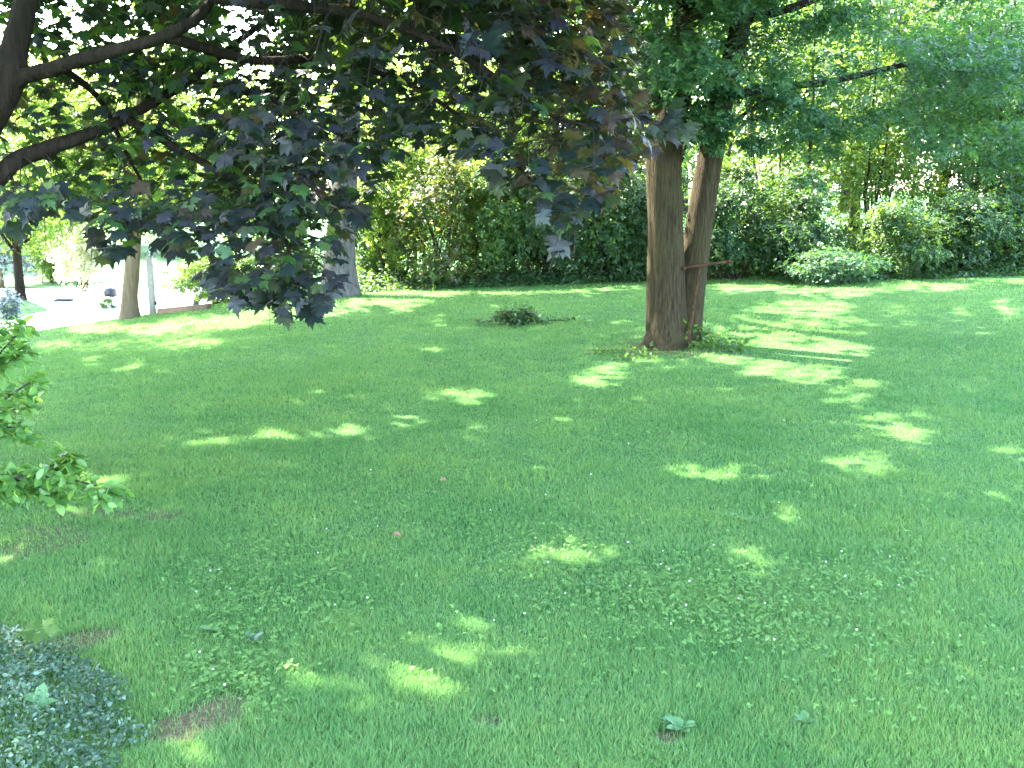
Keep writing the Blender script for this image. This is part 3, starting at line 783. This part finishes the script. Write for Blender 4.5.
# ------------------------------------------------------------------ shrubs along the back of the lawn
def shrub(name, base, label, w, h, leaf, size, n, tmpl=SPRIG, cat='shrub', group='shrubs in the border behind the lawn', clumps=34, spread=.2, stems=9, depth=None, bark='twig', inner=.35, up=.7, carve=False, flat=.7, zlow=0.0, second=None):
    base = np.asarray(base, float); depth = depth or w
    root = thing(name, base, label, cat, group)
    cen = base + [0, 0, h * .52]
    P, o, cc = clump_points(n, cen, (w / 2, depth / 2, h * .5), clumps, spread, inner, flat, zmin=base[2] + zlow + .02)
    if carve:
        k = open_to_sun(P); P, o = P[k], o[k]
    mb = MB()
    for c in cc[RNG.permutation(len(cc))[:stems]]:
        s0 = base + np.array([RNG.normal(0, w * .12), RNG.normal(0, depth * .12), -.04])
        kk = min(1.0, h / 1.2); mb.tube(bend(s0, c, .06 * kk, 8, .03 * kk), np.linspace(.022, .006, 8) * kk, 6, cap=False)
    mb.build('stem', M[bark], root, True)
    lf = MB()
    if second:
        q = RNG.random(len(P)) < second[1]
        leaves(lf, tmpl, P[~q], o[~q], size, up=up, mi=0); leaves(lf, tmpl, P[q], o[q], size, up=up, mi=1)
        lf.build('foliage', [M[leaf], M[second[0]]], root)
    else:
        leaves(lf, tmpl, P, o, size, up=up); lf.build('foliage', M[leaf], root)
    return root
def px_shrub(px, py, wpx, hpx, Y, leaf, size, n, label, name='border_shrub', **kw):
    b = on_ground(px, Y)
    return shrub(name, b, label, wpx / FPX * Y, hpx / FPX * Y, leaf, size, n, **kw)

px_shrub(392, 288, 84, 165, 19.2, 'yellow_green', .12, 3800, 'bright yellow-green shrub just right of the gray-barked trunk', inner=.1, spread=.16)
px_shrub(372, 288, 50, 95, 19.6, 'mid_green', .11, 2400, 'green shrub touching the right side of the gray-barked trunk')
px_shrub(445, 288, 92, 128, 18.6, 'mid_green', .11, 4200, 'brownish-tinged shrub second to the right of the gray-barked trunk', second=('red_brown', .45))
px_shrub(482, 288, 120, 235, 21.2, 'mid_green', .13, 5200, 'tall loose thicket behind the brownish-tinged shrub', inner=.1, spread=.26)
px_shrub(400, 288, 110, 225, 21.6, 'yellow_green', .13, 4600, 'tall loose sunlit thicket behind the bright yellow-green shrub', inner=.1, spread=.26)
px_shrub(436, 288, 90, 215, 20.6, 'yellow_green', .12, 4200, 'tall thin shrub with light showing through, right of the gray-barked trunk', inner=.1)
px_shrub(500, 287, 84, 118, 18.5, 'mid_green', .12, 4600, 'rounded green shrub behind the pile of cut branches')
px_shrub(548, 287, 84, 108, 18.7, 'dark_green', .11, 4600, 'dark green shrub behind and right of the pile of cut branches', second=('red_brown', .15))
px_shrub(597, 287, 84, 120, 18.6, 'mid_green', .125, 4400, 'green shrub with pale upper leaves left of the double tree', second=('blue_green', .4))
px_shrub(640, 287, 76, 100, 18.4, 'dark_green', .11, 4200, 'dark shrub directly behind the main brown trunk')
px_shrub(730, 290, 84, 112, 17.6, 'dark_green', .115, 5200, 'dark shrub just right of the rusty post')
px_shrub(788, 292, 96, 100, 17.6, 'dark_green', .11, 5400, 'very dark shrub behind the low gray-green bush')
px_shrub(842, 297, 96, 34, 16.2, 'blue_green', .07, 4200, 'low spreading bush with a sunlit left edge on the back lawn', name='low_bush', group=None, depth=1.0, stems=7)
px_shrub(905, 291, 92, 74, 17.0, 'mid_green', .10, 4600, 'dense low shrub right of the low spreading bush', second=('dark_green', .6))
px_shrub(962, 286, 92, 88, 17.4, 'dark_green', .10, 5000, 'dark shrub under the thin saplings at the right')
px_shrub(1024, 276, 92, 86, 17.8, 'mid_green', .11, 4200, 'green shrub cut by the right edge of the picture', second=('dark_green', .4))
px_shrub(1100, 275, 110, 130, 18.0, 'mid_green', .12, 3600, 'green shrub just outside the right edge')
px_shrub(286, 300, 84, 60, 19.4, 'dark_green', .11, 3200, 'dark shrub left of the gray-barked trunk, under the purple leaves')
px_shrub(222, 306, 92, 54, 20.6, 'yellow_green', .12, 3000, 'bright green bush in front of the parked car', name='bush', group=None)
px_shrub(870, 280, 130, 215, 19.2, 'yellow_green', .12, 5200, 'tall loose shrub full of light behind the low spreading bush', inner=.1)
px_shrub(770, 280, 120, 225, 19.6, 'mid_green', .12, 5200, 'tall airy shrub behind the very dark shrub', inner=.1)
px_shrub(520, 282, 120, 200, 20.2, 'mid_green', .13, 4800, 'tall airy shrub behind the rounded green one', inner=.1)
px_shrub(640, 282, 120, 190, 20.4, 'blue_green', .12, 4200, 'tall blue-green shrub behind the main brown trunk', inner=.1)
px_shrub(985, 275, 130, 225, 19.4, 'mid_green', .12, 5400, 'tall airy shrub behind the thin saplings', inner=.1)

# saplings with thin stems rising out of the border
def sapling(px, Y, label, stems, h, leaf, size, n, w, low=.14):
    b = on_ground(px, Y)
    root = thing('sapling', b, label, 'sapling', 'thin saplings in the border')
    lf = MB(); 
    for dx, lean, r in stems:
        p = b + [dx, 0, -.05]; e = p + [lean, RNG.normal(0, .15), h]
        mb = MB(); mb.tube(bend(p, e, 0, 12, .03), np.linspace(r, r * .35, 12), 8); mb.build('trunk', M['bark_dark'], root, True)
    P, o, cc = clump_points(n, b + [0, 0, h * (low + 1) / 2 + .2], (w / 2, w / 2, h * (1 - low) / 2 + .2), 60, .15, .1)
    k = open_to_sun(P); leaves(lf, SPRIG, P[k], o[k], size, up=.9); lf.build('crown', M[leaf], root)
sapling(975, 18.2, 'three thin dark-stemmed saplings close together at the far right', [(-.1, .0, .035), (.13, .06, .04), (.34, .14, .03)], 5.2, 'dark_green', .12, 6000, 2.8)
sapling(905, 20.5, 'slender leafy sapling left of the three thin stems', [(0, .15, .04)], 5.2, 'mid_green', .13, 3600, 2.6)
sapling(418, 20.8, 'pair of thin pale stems with loose sunlit leaves right of the gray-barked tree', [(-.06, .05, .035), (.14, .0, .03)], 4.8, 'yellow_green', .12, 2600, 2.2)
sapling(806, 19.0, 'leafy sapling right of the double tree, behind the dark shrubs', [(0, -.1, .04)], 5.0, 'dark_green', .13, 5200, 2.6)
sapling(560, 21.0, 'leafy sapling behind the purple leaves', [(0, .1, .05)], 5.0, 'mid_green', .12, 2800, 2.6)

# ------------------------------------------------------------------ trees behind the border and beyond the road
def far_tree(px, Y, h, w, leaf, n, label, size=.26, tr=.16, low=.3, name='background_tree', zoff=None, group='trees behind the border', tmpl=SPRIG, inner=.3, lean=0):
    b = on_ground(px, Y)
    if zoff is not None: b[2] = zoff
    root = thing(name, b, label, 'tree', group)
    mb = MB(); flare_trunk(mb, [b + [0, 0, -.1], b + [lean * .3, 0, h * .25], b + [lean * .6, .1, h * .55], b + [lean, 0, h * .92]], [tr, tr * .85, tr * .6, .02], k=14, sides=12, flare=.35, fl_h=.4)
    cen = b + np.array([lean * .6, 0, h * (low + 1) / 2])
    P, o, cc = clump_points(n, cen, (w / 2, w / 2, h * (1 - low) / 2), 44, .17, inner)
    for c in cc[:8]:
        s0 = b + np.array([lean * .4, 0, h * RNG.uniform(low * .9, .6)]); mb.tube(bend(s0, c, .2, 7, .08), np.linspace(tr * .4, .02, 7), 5, cap=False)
    mb.build('trunk', M['bark_dark'], root, True)
    k = open_to_sun(P); lf = MB(); leaves(lf, tmpl, P[k], o[k], size); lf.build('crown', M[leaf], root)
far_tree(720, 24.5, 8.5, 5.5, 'mid_green', 4200, 'tall green tree behind the double tree, right of its leaning trunk', .22)
far_tree(1010, 25, 9, 5.5, 'mid_green', 4000, 'tall tree behind the three thin saplings', .22)
far_tree(590, 27, 9, 6, 'mid_green', 4000, 'tree behind the border, above the green shrubs left of the double tree', .24)
far_tree(470, 30, 9, 6, 'yellow_green', 3200, 'bright tree behind the border, seen under the purple leaves', .24)
far_tree(395, 34, 9, 6, 'yellow_green', 2600, 'pale sunlit tree far behind the gray-barked trunk', .26)
far_tree(1150, 24, 9, 6, 'mid_green', 3200, 'tree behind the border outside the right edge', .24)
for px, Y, h, w, mat, n, lab in ((745, 20.6, 7.5, 3.6, 'mid_green', 7000, 'tall leafy tree rising just behind the dark shrub right of the rusty post'), (850, 21.8, 7.5, 4.4, 'yellow_green', 6500, 'tall sunlit leafy tree in the middle of the right border'),
        (935, 20.8, 7.5, 4.0, 'mid_green', 7000, 'tall leafy tree left of the three thin saplings'), (1040, 20.6, 7.5, 4.4, 'blue_green', 7000, 'tall bluish leafy tree at the right edge of the border'),
        (650, 22.5, 8, 4.2, 'blue_green', 6500, 'tall leafy tree straight behind the main brown trunk'), (535, 23.0, 7, 4.2, 'mid_green', 5500, 'tall leafy tree behind the middle of the border')):
    far_tree(px, Y, h, w, mat, int(n * .75), lab, .15, .10, .06, inner=.1)
sapling(860, 18.4, 'leafy sapling rising right behind the low spreading bush', [(0, .1, .03), (.2, .2, .025)], 5.0, 'dark_green', .125, 4600, 2.4)
sapling(1050, 18.6, 'leafy sapling at the right edge of the picture', [(0, -.1, .035)], 5.2, 'dark_green', .125, 5200, 2.6)
far_tree(850, 31, 9, 6, 'yellow_green', 3000, 'sunlit yellow-green tree well behind the border, above the low spreading bush', .24)
far_tree(960, 33, 9, 6, 'yellow_green', 3000, 'sunlit yellow-green tree well behind the three thin saplings', .26)
G2 = 'trees beyond the road'
far_tree(20, 33.4, 6.0, 6.6, 'mid_green', 8500, 'tree with a reddish-brown trunk on the grass verge at the far left', .20, .15, .24, 'verge_tree', ROAD_Z + .03, None)
far_tree(-60, 52, 11, 9, 'yellow_green', 8000, 'pale tree beyond the road, outside the left edge', .4, .25, .05, group=G2)
far_tree(40, 60, 10, 9, 'mid_green', 8000, 'green tree beyond the road, behind the verge tree', .4, .25, .05, group=G2)
far_tree(105, 66, 12, 10, 'yellow_green', 8000, 'light green tree beyond the road, behind the roadside tree', .42, .25, .05, group=G2)
far_tree(170, 58, 9, 8, 'dark_green', 7000, 'dark green tree beyond the road, behind the wooden post', .4, .25, .06, group=G2)
far_tree(235, 50, 11, 9, 'mid_green', 3200, 'green tree beyond the road, above the parked car', .38, .25, .12, group=G2)
far_tree(300, 44, 10, 8, 'yellow_green', 3000, 'yellow-green tree beyond the road, left of the gray-barked trunk', .36, .25, .12, group=G2)
far_tree(370, 62, 13, 11, 'mid_green', 3000, 'large tree in the distance behind the gray-barked trunk', .45, .3, .1, group=G2)
far_tree(520, 60, 11, 12, 'mid_green', 3000, 'distant tree behind the middle of the border', .45, .3, .1, group=G2)
far_tree(680, 58, 11, 12, 'mid_green', 3000, 'distant tree behind the double tree', .45, .3, .1, group=G2)
far_tree(840, 60, 10, 12, 'mid_green', 3000, 'distant tree behind the right half of the border', .45, .3, .1, group=G2)
far_tree(1000, 56, 11, 12, 'mid_green', 3000, 'distant tree behind the right end of the border', .45, .3, .1, group=G2)

def spruce():
    b = on_ground(2, 38); b[2] = ROAD_Z
    root = thing('blue_spruce', b, 'blue-gray spruce left of the verge tree at the left edge', 'tree')
    mb = MB(); mb.tube(bend(b, b + [0, 0, 3.2], 0, 6), np.linspace(.1, .02, 6), 8); mb.build('trunk', M['bark_tan'], root, True)
    n = 5200; t = RNG.random(n) ** .7; a = RNG.uniform(0, 6.28, n); tier = np.floor(t * 9) / 9
    r = (1 - tier) * 1.25 * np.sqrt(RNG.random(n)) + .05
    P = b + np.stack([np.cos(a) * r, np.sin(a) * r, .45 + 2.8 * tier + .28 * (1 - r / 1.4) + RNG.normal(0, .05, n)], 1)
    o = np.stack([np.cos(a), np.sin(a), 0 * a], 1); lf = MB(); leaves(lf, LEAF4, P, o, .17, droop=.5); lf.build('foliage', M['spruce'], root)
spruce()
px_shrub(54, 284, 60, 58, 40, 'mid_green', .18, 3400, 'green bush on the far side of the road, left of the sunlit pale shrub', name='bush', group=None)
px_shrub(84, 284, 44, 74, 36.5, 'glare_leaf', .16, 3400, 'sunlit shrub on the far side of the road, its glare painted pale', name='sunlit_shrub', group=None)
px_shrub(107, 306, 18, 11, 31, 'mid_green', .10, 260, 'small green clump of plants on the pale pavement by the mailbox', name='plant_clump', cat='plant', group=None, stems=4, clumps=10)
px_shrub(8, 316, 20, 30, 28.5, 'spruce', .1, 1300, 'small gray-green bush on the verge at the left edge', name='verge_bush', group=None)

# ------------------------------------------------------------------ road-side objects
def mailbox():
    b = np.array([*plane_pt(113, 308, ROAD_Z)[:2], ROAD_Z]); Y = b[1]
    root = thing('mailbox', b, 'dark round-topped mailbox on a pale post beside the road', 'mailbox')
    m = MB(); m.box(b + [-.045, -.045, 0], b + [.045, .045, .36]); m.build('post', M['white_paint'], root)
    prof = [(-.14, 0), (.14, 0)] + [(.14 * math.cos(t), .14 + .13 * math.sin(t)) for t in np.linspace(0, math.pi, 12)]
    m = MB(); m.prism([(b[0] + u, b[2] + .362 + w) for u, w in prof], b[1] - .25, b[1] + .25); o = m.build('box', M['mailbox'], root)
    m = MB(); m.prism([(b[0] + u * .93, b[2] + .366 + w * .96) for u, w in prof], b[1] - .268, b[1] - .252); d = m.build('door', M['iron'], root)
    m = MB(); m.box(b + [.142, -.1, .50], b + [.15, -.07, .70]); m.box(b + [.142, -.1, .70], b + [.15, .0, .76]); m.build('flag', M['red_lens'], root)
mailbox()
def wooden_post():
    b = gp(153, 314); Y = b[1]
    root = thing('wooden_post', b, 'weathered square wooden post with a small crosspiece beside the roadside tree', 'post')
    h = 57 / FPX * Y; w = .052
    m = MB(); m.box(b + [-w, -w, -.1], b + [w, w, h]); m.build('post', M['post_wood'], root)
    m = MB(); m.prism([(b[0] - w - .012, b[2] + h + .002), (b[0] + w + .012, b[2] + h + .002), (b[0], b[2] + h + .045)], b[1] - w - .012, b[1] + w + .012); m.build('cap', M['post_wood'], root)
    m = MB(); m.box(b + [w + .002, -.03, h - .14], b + [w + .07, .03, h - .03]); m.build('bracket', M['white_paint'], root)
    m = MB(); m.box(b + [w + .002, -.035, .18], b + [w + .03, .035, .25]); m.build('fitting', M['iron'], root)
wooden_post()
def edging():
    a = gp(157, 314.5); c = gp(188, 311.5); d = unit(c - a); d[2] = 0; d = unit(d); nn = np.array([-d[1], d[0], 0]); L = np.linalg.norm(c - a) * 1.5
    m = MB(); V = []
    for s_, t_, u_ in [(0, 0, 0), (1, 0, 0), (1, 1, 0), (0, 1, 0), (0, 0, 1), (1, 0, 1), (1, 1, 1), (0, 1, 1)]:
        V.append(a + d * L * s_ + nn * .14 * t_ + np.array([0, 0, -.1 + .21 * u_ + (c[2] - a[2]) * 1.5 * s_]))
    m.add(V, [(0, 3, 2, 1), (4, 5, 6, 7), (0, 1, 5, 4), (1, 2, 6, 5), (2, 3, 7, 6), (3, 0, 4, 7)])
    o = m.build('timber_edging', M['timber'], loc=a); tag(o, 'low brown timber edging between the wooden post and the bush', 'edging')
edging()
def road_slab():
    x, y = plane_pt(64, 301.5, ROAD_Z); b = np.array([x, y, ROAD_Z + .02])  # dark flat slab with raised bars
    m = MB(); m.box(b + [-.26, -.16, .0], b + [.26, .16, .05])
    for i in range(7): m.box(b + [-.24 + .07 * i, -.14, .052], b + [-.20 + .07 * i, .14, .06])
    o = m.build('dark_slab', M['iron'], loc=b); tag(o, 'dark flat iron grate lying in the pale pavement', 'drain grate')
road_slab()

def car(front_px, Y, label):
    """parked car seen from its side, facing left"""
    x0 = (front_px - 512) / FPX * Y; b = np.array([x0 + 2.15, Y, ROAD_Z])
    root = thing('parked_car', b, label, 'car')
    def X(u): return b[0] + u
    def Z(w): return b[2] + w
    prof = [(-2.12, .34), (-2.15, .52), (-2.08, .68), (-1.2, .86), (-1.05, .90), (1.55, .95), (2.05, .92), (2.15, .72), (2.13, .36), (1.85, .24), (1.72, .24)]
    arch = lambda c: [(c + .36 * math.cos(t), .30 + .36 * math.sin(t)) for t in np.linspace(-.15, math.pi + .15, 9)]
    prof += arch(1.32) + arch(-1.35) + [(-1.85, .22)]
    m = MB(); m.prism([(X(u), Z(w)) for u, w in prof], b[1] - .84, b[1] + .84)
    body = m.build('body', M['car_paint'], root)
    mod = body.modifiers.new('bevel', 'BEVEL'); mod.width = .05; mod.segments = 2; mod.limit_method = 'ANGLE'
    cab = [(-1.02, .905), (-.35, 1.36), (-.1, 1.42), (.85, 1.42), (1.1, 1.36), (1.62, .955)]
    m = MB(); n = len(cab)
    V = [(X(u), b[1] - .80 + (w - .9) * .34, Z(w)) for u, w in cab] + [(X(u), b[1] + .80 - (w - .9) * .34, Z(w)) for u, w in cab]
    m.add(V, [tuple(range(n)), tuple(range(2 * n - 1, n - 1, -1))] + [(i, i + n, (i + 1) % n + n, (i + 1) % n) for i in range(n)])
    m.build('cabin', M['car_paint'], root)
    for win in ([(-.80, .97), (-.28, 1.33), (.28, 1.36), (.28, .98)], [(.36, .98), (.36, 1.36), (.86, 1.36), (1.05, 1.31), (1.38, .99)]):
        for sgn in (-1, 1):
            m = MB(); V = []
            for off in (.004, -.006): V += [(X(u), b[1] + sgn * (.80 - (w - .9) * .34 + off), Z(w)) for u, w in win]
            k = len(win); m.add(V, [tuple(range(k)), tuple(range(2 * k - 1, k - 1, -1))] + [(i, i + k, (i + 1) % k + k, (i + 1) % k) for i in range(k)])
            m.build('window', M['car_glass'], root)
    for cx in (1.32, -1.35):
        for sgn in (-1, 1):
            y1 = b[1] + sgn * .72
            m = MB(); m.tube([[X(cx), y1 - .1, Z(.31)], [X(cx), y1 - .09, Z(.31)], [X(cx), y1 + .09, Z(.31)], [X(cx), y1 + .1, Z(.31)]], [.29, .315, .315, .29], 24)
            wh = m.build('wheel', M['rubber'], root); wh['_o'] = root['_o']
            m = MB(); m.tube([[X(cx), y1 + sgn * .101, Z(.31)], [X(cx), y1 + sgn * .112, Z(.31)]], [.2, .17], 16)
            r_ = m.build('rim', M['rim'], root); r_.parent = wh
    for sgn in (-1, 1):
        m = MB(); m.box([X(-2.165), b[1] + sgn * .58 - .16, Z(.55)], [X(-2.10), b[1] + sgn * .58 + .16, Z(.68)]); m.build('headlight', M['lamp_clear'], root)
        m = MB(); m.box([X(2.10), b[1] + sgn * .6 - .14, Z(.70)], [X(2.165), b[1] + sgn * .6 + .14, Z(.86)]); m.build('tail_light', M['red_lens'], root)
        m = MB(); m.box([X(-.72), b[1] + sgn * .90 - .07, Z(.97)], [X(-.60), b[1] + sgn * .90 + .07, Z(1.09)]); m.build('wing_mirror', M['iron'], root)
car(186, 30.2, 'silver car half hidden behind the bright green bush, facing left')

# ------------------------------------------------------------------ cut branches, weeds and plants on the lawn
def branch_pile():
    b = gp(518, 324)
    root = thing('branch_pile', b, 'small heap of cut leafy branches lying on the back lawn', 'branches')
    lf = MB()
    for i in range(11):
        a = RNG.uniform(0, 6.28); L = RNG.uniform(.18, .42)
        e = b + np.array([math.cos(a) * L, math.sin(a) * L * .8, RNG.uniform(.02, .10)])
        s0 = b + np.array([RNG.normal(0, .06), RNG.normal(0, .06), .01]); p = bend(s0, e, .12, 7)
        m = MB(); m.tube(p, np.linspace(.008, .003, 7), 5); m.build('stem', M['twig_tan'] if i < 2 else M['twig'], root, True)
        q = np.repeat(p[1:], 7, 0) + rnd(42, .028); q[:, 2] = np.maximum(q[:, 2], b[2] + .015); leaves(lf, OVAL, q, np.repeat((unit(e - s0))[None], 42, 0), .075, up=.6, droop=.5)
    for e in ((.75, .1), (-.5, -.05)):
        p = bend(b, b + np.array([e[0], e[1], .02]), .03, 8); m = MB(); m.tube(p, np.linspace(.008, .003, 8), 5); m.build('stem', M['twig'], root, True)
        q = np.repeat(p[2:], 7, 0) + rnd(42, .035); q[:, 2] = np.abs(q[:, 2] - b[2]) + b[2] + .012; leaves(lf, OVAL, q, np.repeat(unit(rnd(1)), 42, 0), .06)
    lf.build('foliage', M['dark_green'], root)
branch_pile()

shrub('weed_clump', gp(690, 344) + [.0, -.1, 0], 'leafy weeds growing at the foot of the double tree, below the rusty post', .46, .30, 'mid_green', .07, 420, tmpl=LEAF4, cat='weeds', group=None, clumps=14, stems=3, zlow=0)
shrub('weed_clump', gp(722, 350), 'low weeds right of the double tree base', .55, .10, 'mid_green', .06, 260, tmpl=LEAF4, cat='weeds', group=None, clumps=16, stems=1)
shrub('weed_clump', gp(632, 354), 'low weeds left of the double tree base', .8, .07, 'mid_green', .06, 220, tmpl=LEAF4, cat='weeds', group=None, clumps=16, stems=1)
rosette(gp(684, 732), 'flat broad-leaved weed beside a bare spot in the right foreground', 9, .05)
rosette(gp(668, 726), 'smaller broad-leaved weed left of the bare spot in the right foreground', 6, .036)
rosette(gp(806, 728), 'pale broad-leaved weed right of the foreground bare spot', 6, .045)
rosette(gp(590, 590), 'broad-leaved weed in the clover of the middle foreground', 6, .036)
rosette(gp(214, 636), 'broad-leaved weed right of the ground cover', 8, .05)
rosette(gp(255, 646), 'bluish broad-leaved weed in the tall grass right of the ground cover', 8, .05, 'cover')
for (px, py), lab in zip(((440, 487), (393, 543), (845, 470)), ('curled reddish dead leaf on the grass in the middle of the lawn', 'reddish dead leaf on the grass in the left middle of the lawn', 'brown dead leaf in a sunny patch at the right')):
    g = gp(px, py); m = MB(); m.tile(OVAL[0] * np.array([1.5, 1, 3]), OVAL[1], frames(np.array([[.1, -.3, 1.0]]), np.array([[1.0, .2, .1]]), np.array([.045])), g[None] + [0, 0, .035])
    o = m.build('dead_leaf', M['fallen'], loc=g); tag(o, lab, 'dead leaf')

def border_ivy():
    n = 15000; px = RNG.uniform(355, 1060, n); Y = 17.0 + np.abs(RNG.normal(0, 1.5, n)) + np.where(px > 780, -.4, .9) - .25 * RNG.random(n)
    x = (px - 512) / FPX * Y; h = .03 + .5 * RNG.random(n) * np.clip((Y - np.where(px > 780, 16.5, 17.7)) / 1.6, 0, 1)
    P = np.stack([x, Y, H(x, Y) + h], 1); lf = MB(); leaves(lf, OVAL, P, unit(rnd(n)), .085, up=.9); o = lf.build('undergrowth', M['dark_green']); tag(o, 'low leafy undergrowth along the foot of the border shrubs', 'undergrowth', kind='stuff')
border_ivy()

# ------------------------------------------------------------------ near left: shrub and ground cover
def near_shrub():
    b = np.array([-3.25, 4.35, 0]); b[2] = float(H(b[0], b[1]))
    root = thing('leafy_shrub', b, 'glossy light green shrub reaching in from the left edge of the near lawn', 'shrub')
    lf = MB()
    def spray(pts, n, size, spread):
        P = spline(pts, 16); m = MB(); m.tube(P, np.linspace(.010, .003, 16), 6, cap=False); m.build('stem', M['twig'], root, True)
        for j in range(int(n * 1.9)):
            k = RNG.integers(4, 16); c = P[k]; d = unit(P[min(k + 1, 15)] - P[k - 1]); o = unit(d + rnd(1, .7)[0])
            e = c + o * RNG.uniform(.03, spread); e[2] -= .01
            m2 = lf
            q = c + (e - c) * np.linspace(.3, 1, 6)[:, None] + rnd(6, .012)
            leaves(m2, OVAL, q, np.repeat(o[None], 6, 0), size, up=.9, out=.2, jit=.45, droop=.15)
    Y = 4.4
    spray([b, at(-120, 420, Y), at(-40, 390, Y), at(16, 336, Y)], 22, .062, .10)
    spray([b, at(-90, 440, Y - .1), at(-30, 420, Y - .1), at(30, 382, Y - .1)], 26, .058, .05)
    spray([b, at(-90, 450, Y), at(-40, 430, Y), at(18, 408, Y + .1)], 22, .055, .10)
    spray([b, at(-110, 400, Y + .1), at(-30, 370, Y), at(26, 358, Y)], 24, .06, .11)
    spray([b, at(-100, 430, Y), at(-30, 425, Y), at(22, 428, Y)], 20, .055, .10)
    spray([b, at(-140, 380, Y + .1), at(-60, 350, Y + .1), at(4, 330, Y + .1)], 22, .06, .10)
    spray([b, at(-80, 500, Y - .1), at(0, 480, Y - .2), at(60, 478, Y - .25), at(104, 488, Y - .3)], 30, .055, .11)
    spray([b, at(-60, 505, Y), at(0, 490, Y - .1), at(45, 468, Y - .1), at(66, 462, Y - .1)], 24, .055, .10)
    spray([b, at(-60, 470, Y), at(-20, 470, Y), at(20, 480, Y - .1), at(50, 492, Y - .15)], 26, .052, .12)
    P, o, cc = clump_points(900, b + [-.15, 0, .75], (.55, .6, .7), 30, .2, .4); k = proj(P)[0] < -8
    leaves(lf, OVAL, P[k], o[k], .065)
    lf.build('foliage', M['glossy_green'], root)
near_shrub()

def ground_cover():
    edge = [(-200, 600), (0, 630), (50, 642), (90, 658), (120, 682), (145, 708), (152, 740), (135, 775), (100, 830), (60, 900)]
    n = 52000
    x = RNG.uniform(-3.4, -.75, n); y = RNG.uniform(2.0, 3.95, n)
    px, py, dep = proj(np.stack([x, y, H(x, y)], 1))
    e = poly_y(py, [(570, -300), (625, -20), (640, 45), (655, 88), (680, 118), (708, 142), (740, 148), (770, 128), (830, 90), (950, 20), (1200, -100)])
    e = e + 9 * np.sin(py * .13) + 6 * np.sin(py * .37)
    d = e - px
    k = (d > 0) & (RNG.random(n) < np.clip(d / 22, .15, 1)); x, y, d = x[k], y[k], d[k]; n = len(x)
    mound = .03 + .13 * smooth(0, 130, d) * (.75 + .25 * np.sin(x * 7) * np.sin(y * 9) + .15 * np.sin(x * 19 + 2) * np.sin(y * 17))
    z = H(x, y) + mound * np.sqrt(RNG.random(n)) + .005
    lf = MB(); leaves(lf, OVAL, np.stack([x, y, z], 1), unit(rnd(n)), .0165 * RNG.uniform(.7, 1.3, n), up=.9, jit=.55)
    o = lf.build('ground_cover', M['cover']); tag(o, 'mound of small-leaved bluish ground cover in the lower left corner', 'ground cover', kind='stuff')
ground_cover()

def tall_weed():
    b = gp(40, 735); b[2] += .08; m = MB()
    P = b + np.array([[0, 0, .0], [0, 0, .02], [0, 0, .03]])
    m.tile(OVAL[0], OVAL[1], frames(np.array([[.3, -.9, .35], [-.2, -.3, 1], [.1, -.5, 1.0]]), np.array([[.2, .15, 1.0], [1.0, .1, .35], [-.8, .3, .5]]), np.array([.085, .06, .055])), P)
    m.tube([b - [0, 0, .08], b + [.005, 0, .04]], [.003, .002], 5)
    o = m.build('tall_weed', M['weed'], loc=b - [0, 0, .08]); tag(o, 'light green weed with an upright leaf growing out of the ground cover', 'weed')
    b = gp(42, 664); b[2] += .12; m = MB(); a = np.linspace(0, 5.0, 5)
    T = np.stack([np.cos(a), np.sin(a), .1 + 0 * a], 1)
    m.tile(MAPLE[0], MAPLE[1], frames(np.tile([[0, -.35, 1.0]], (5, 1)) + rnd(5, .15), T, np.full(5, .062)), np.tile(b, (5, 1)) + T * .02)
    m.tube([b - [0, 0, .12], b], [.002, .0015], 5)
    o = m.build('maple_seedling', M['yellow_green'], loc=b - [0, 0, .12]); tag(o, 'yellow-green maple seedling standing in the ground cover', 'seedling')
tall_weed()
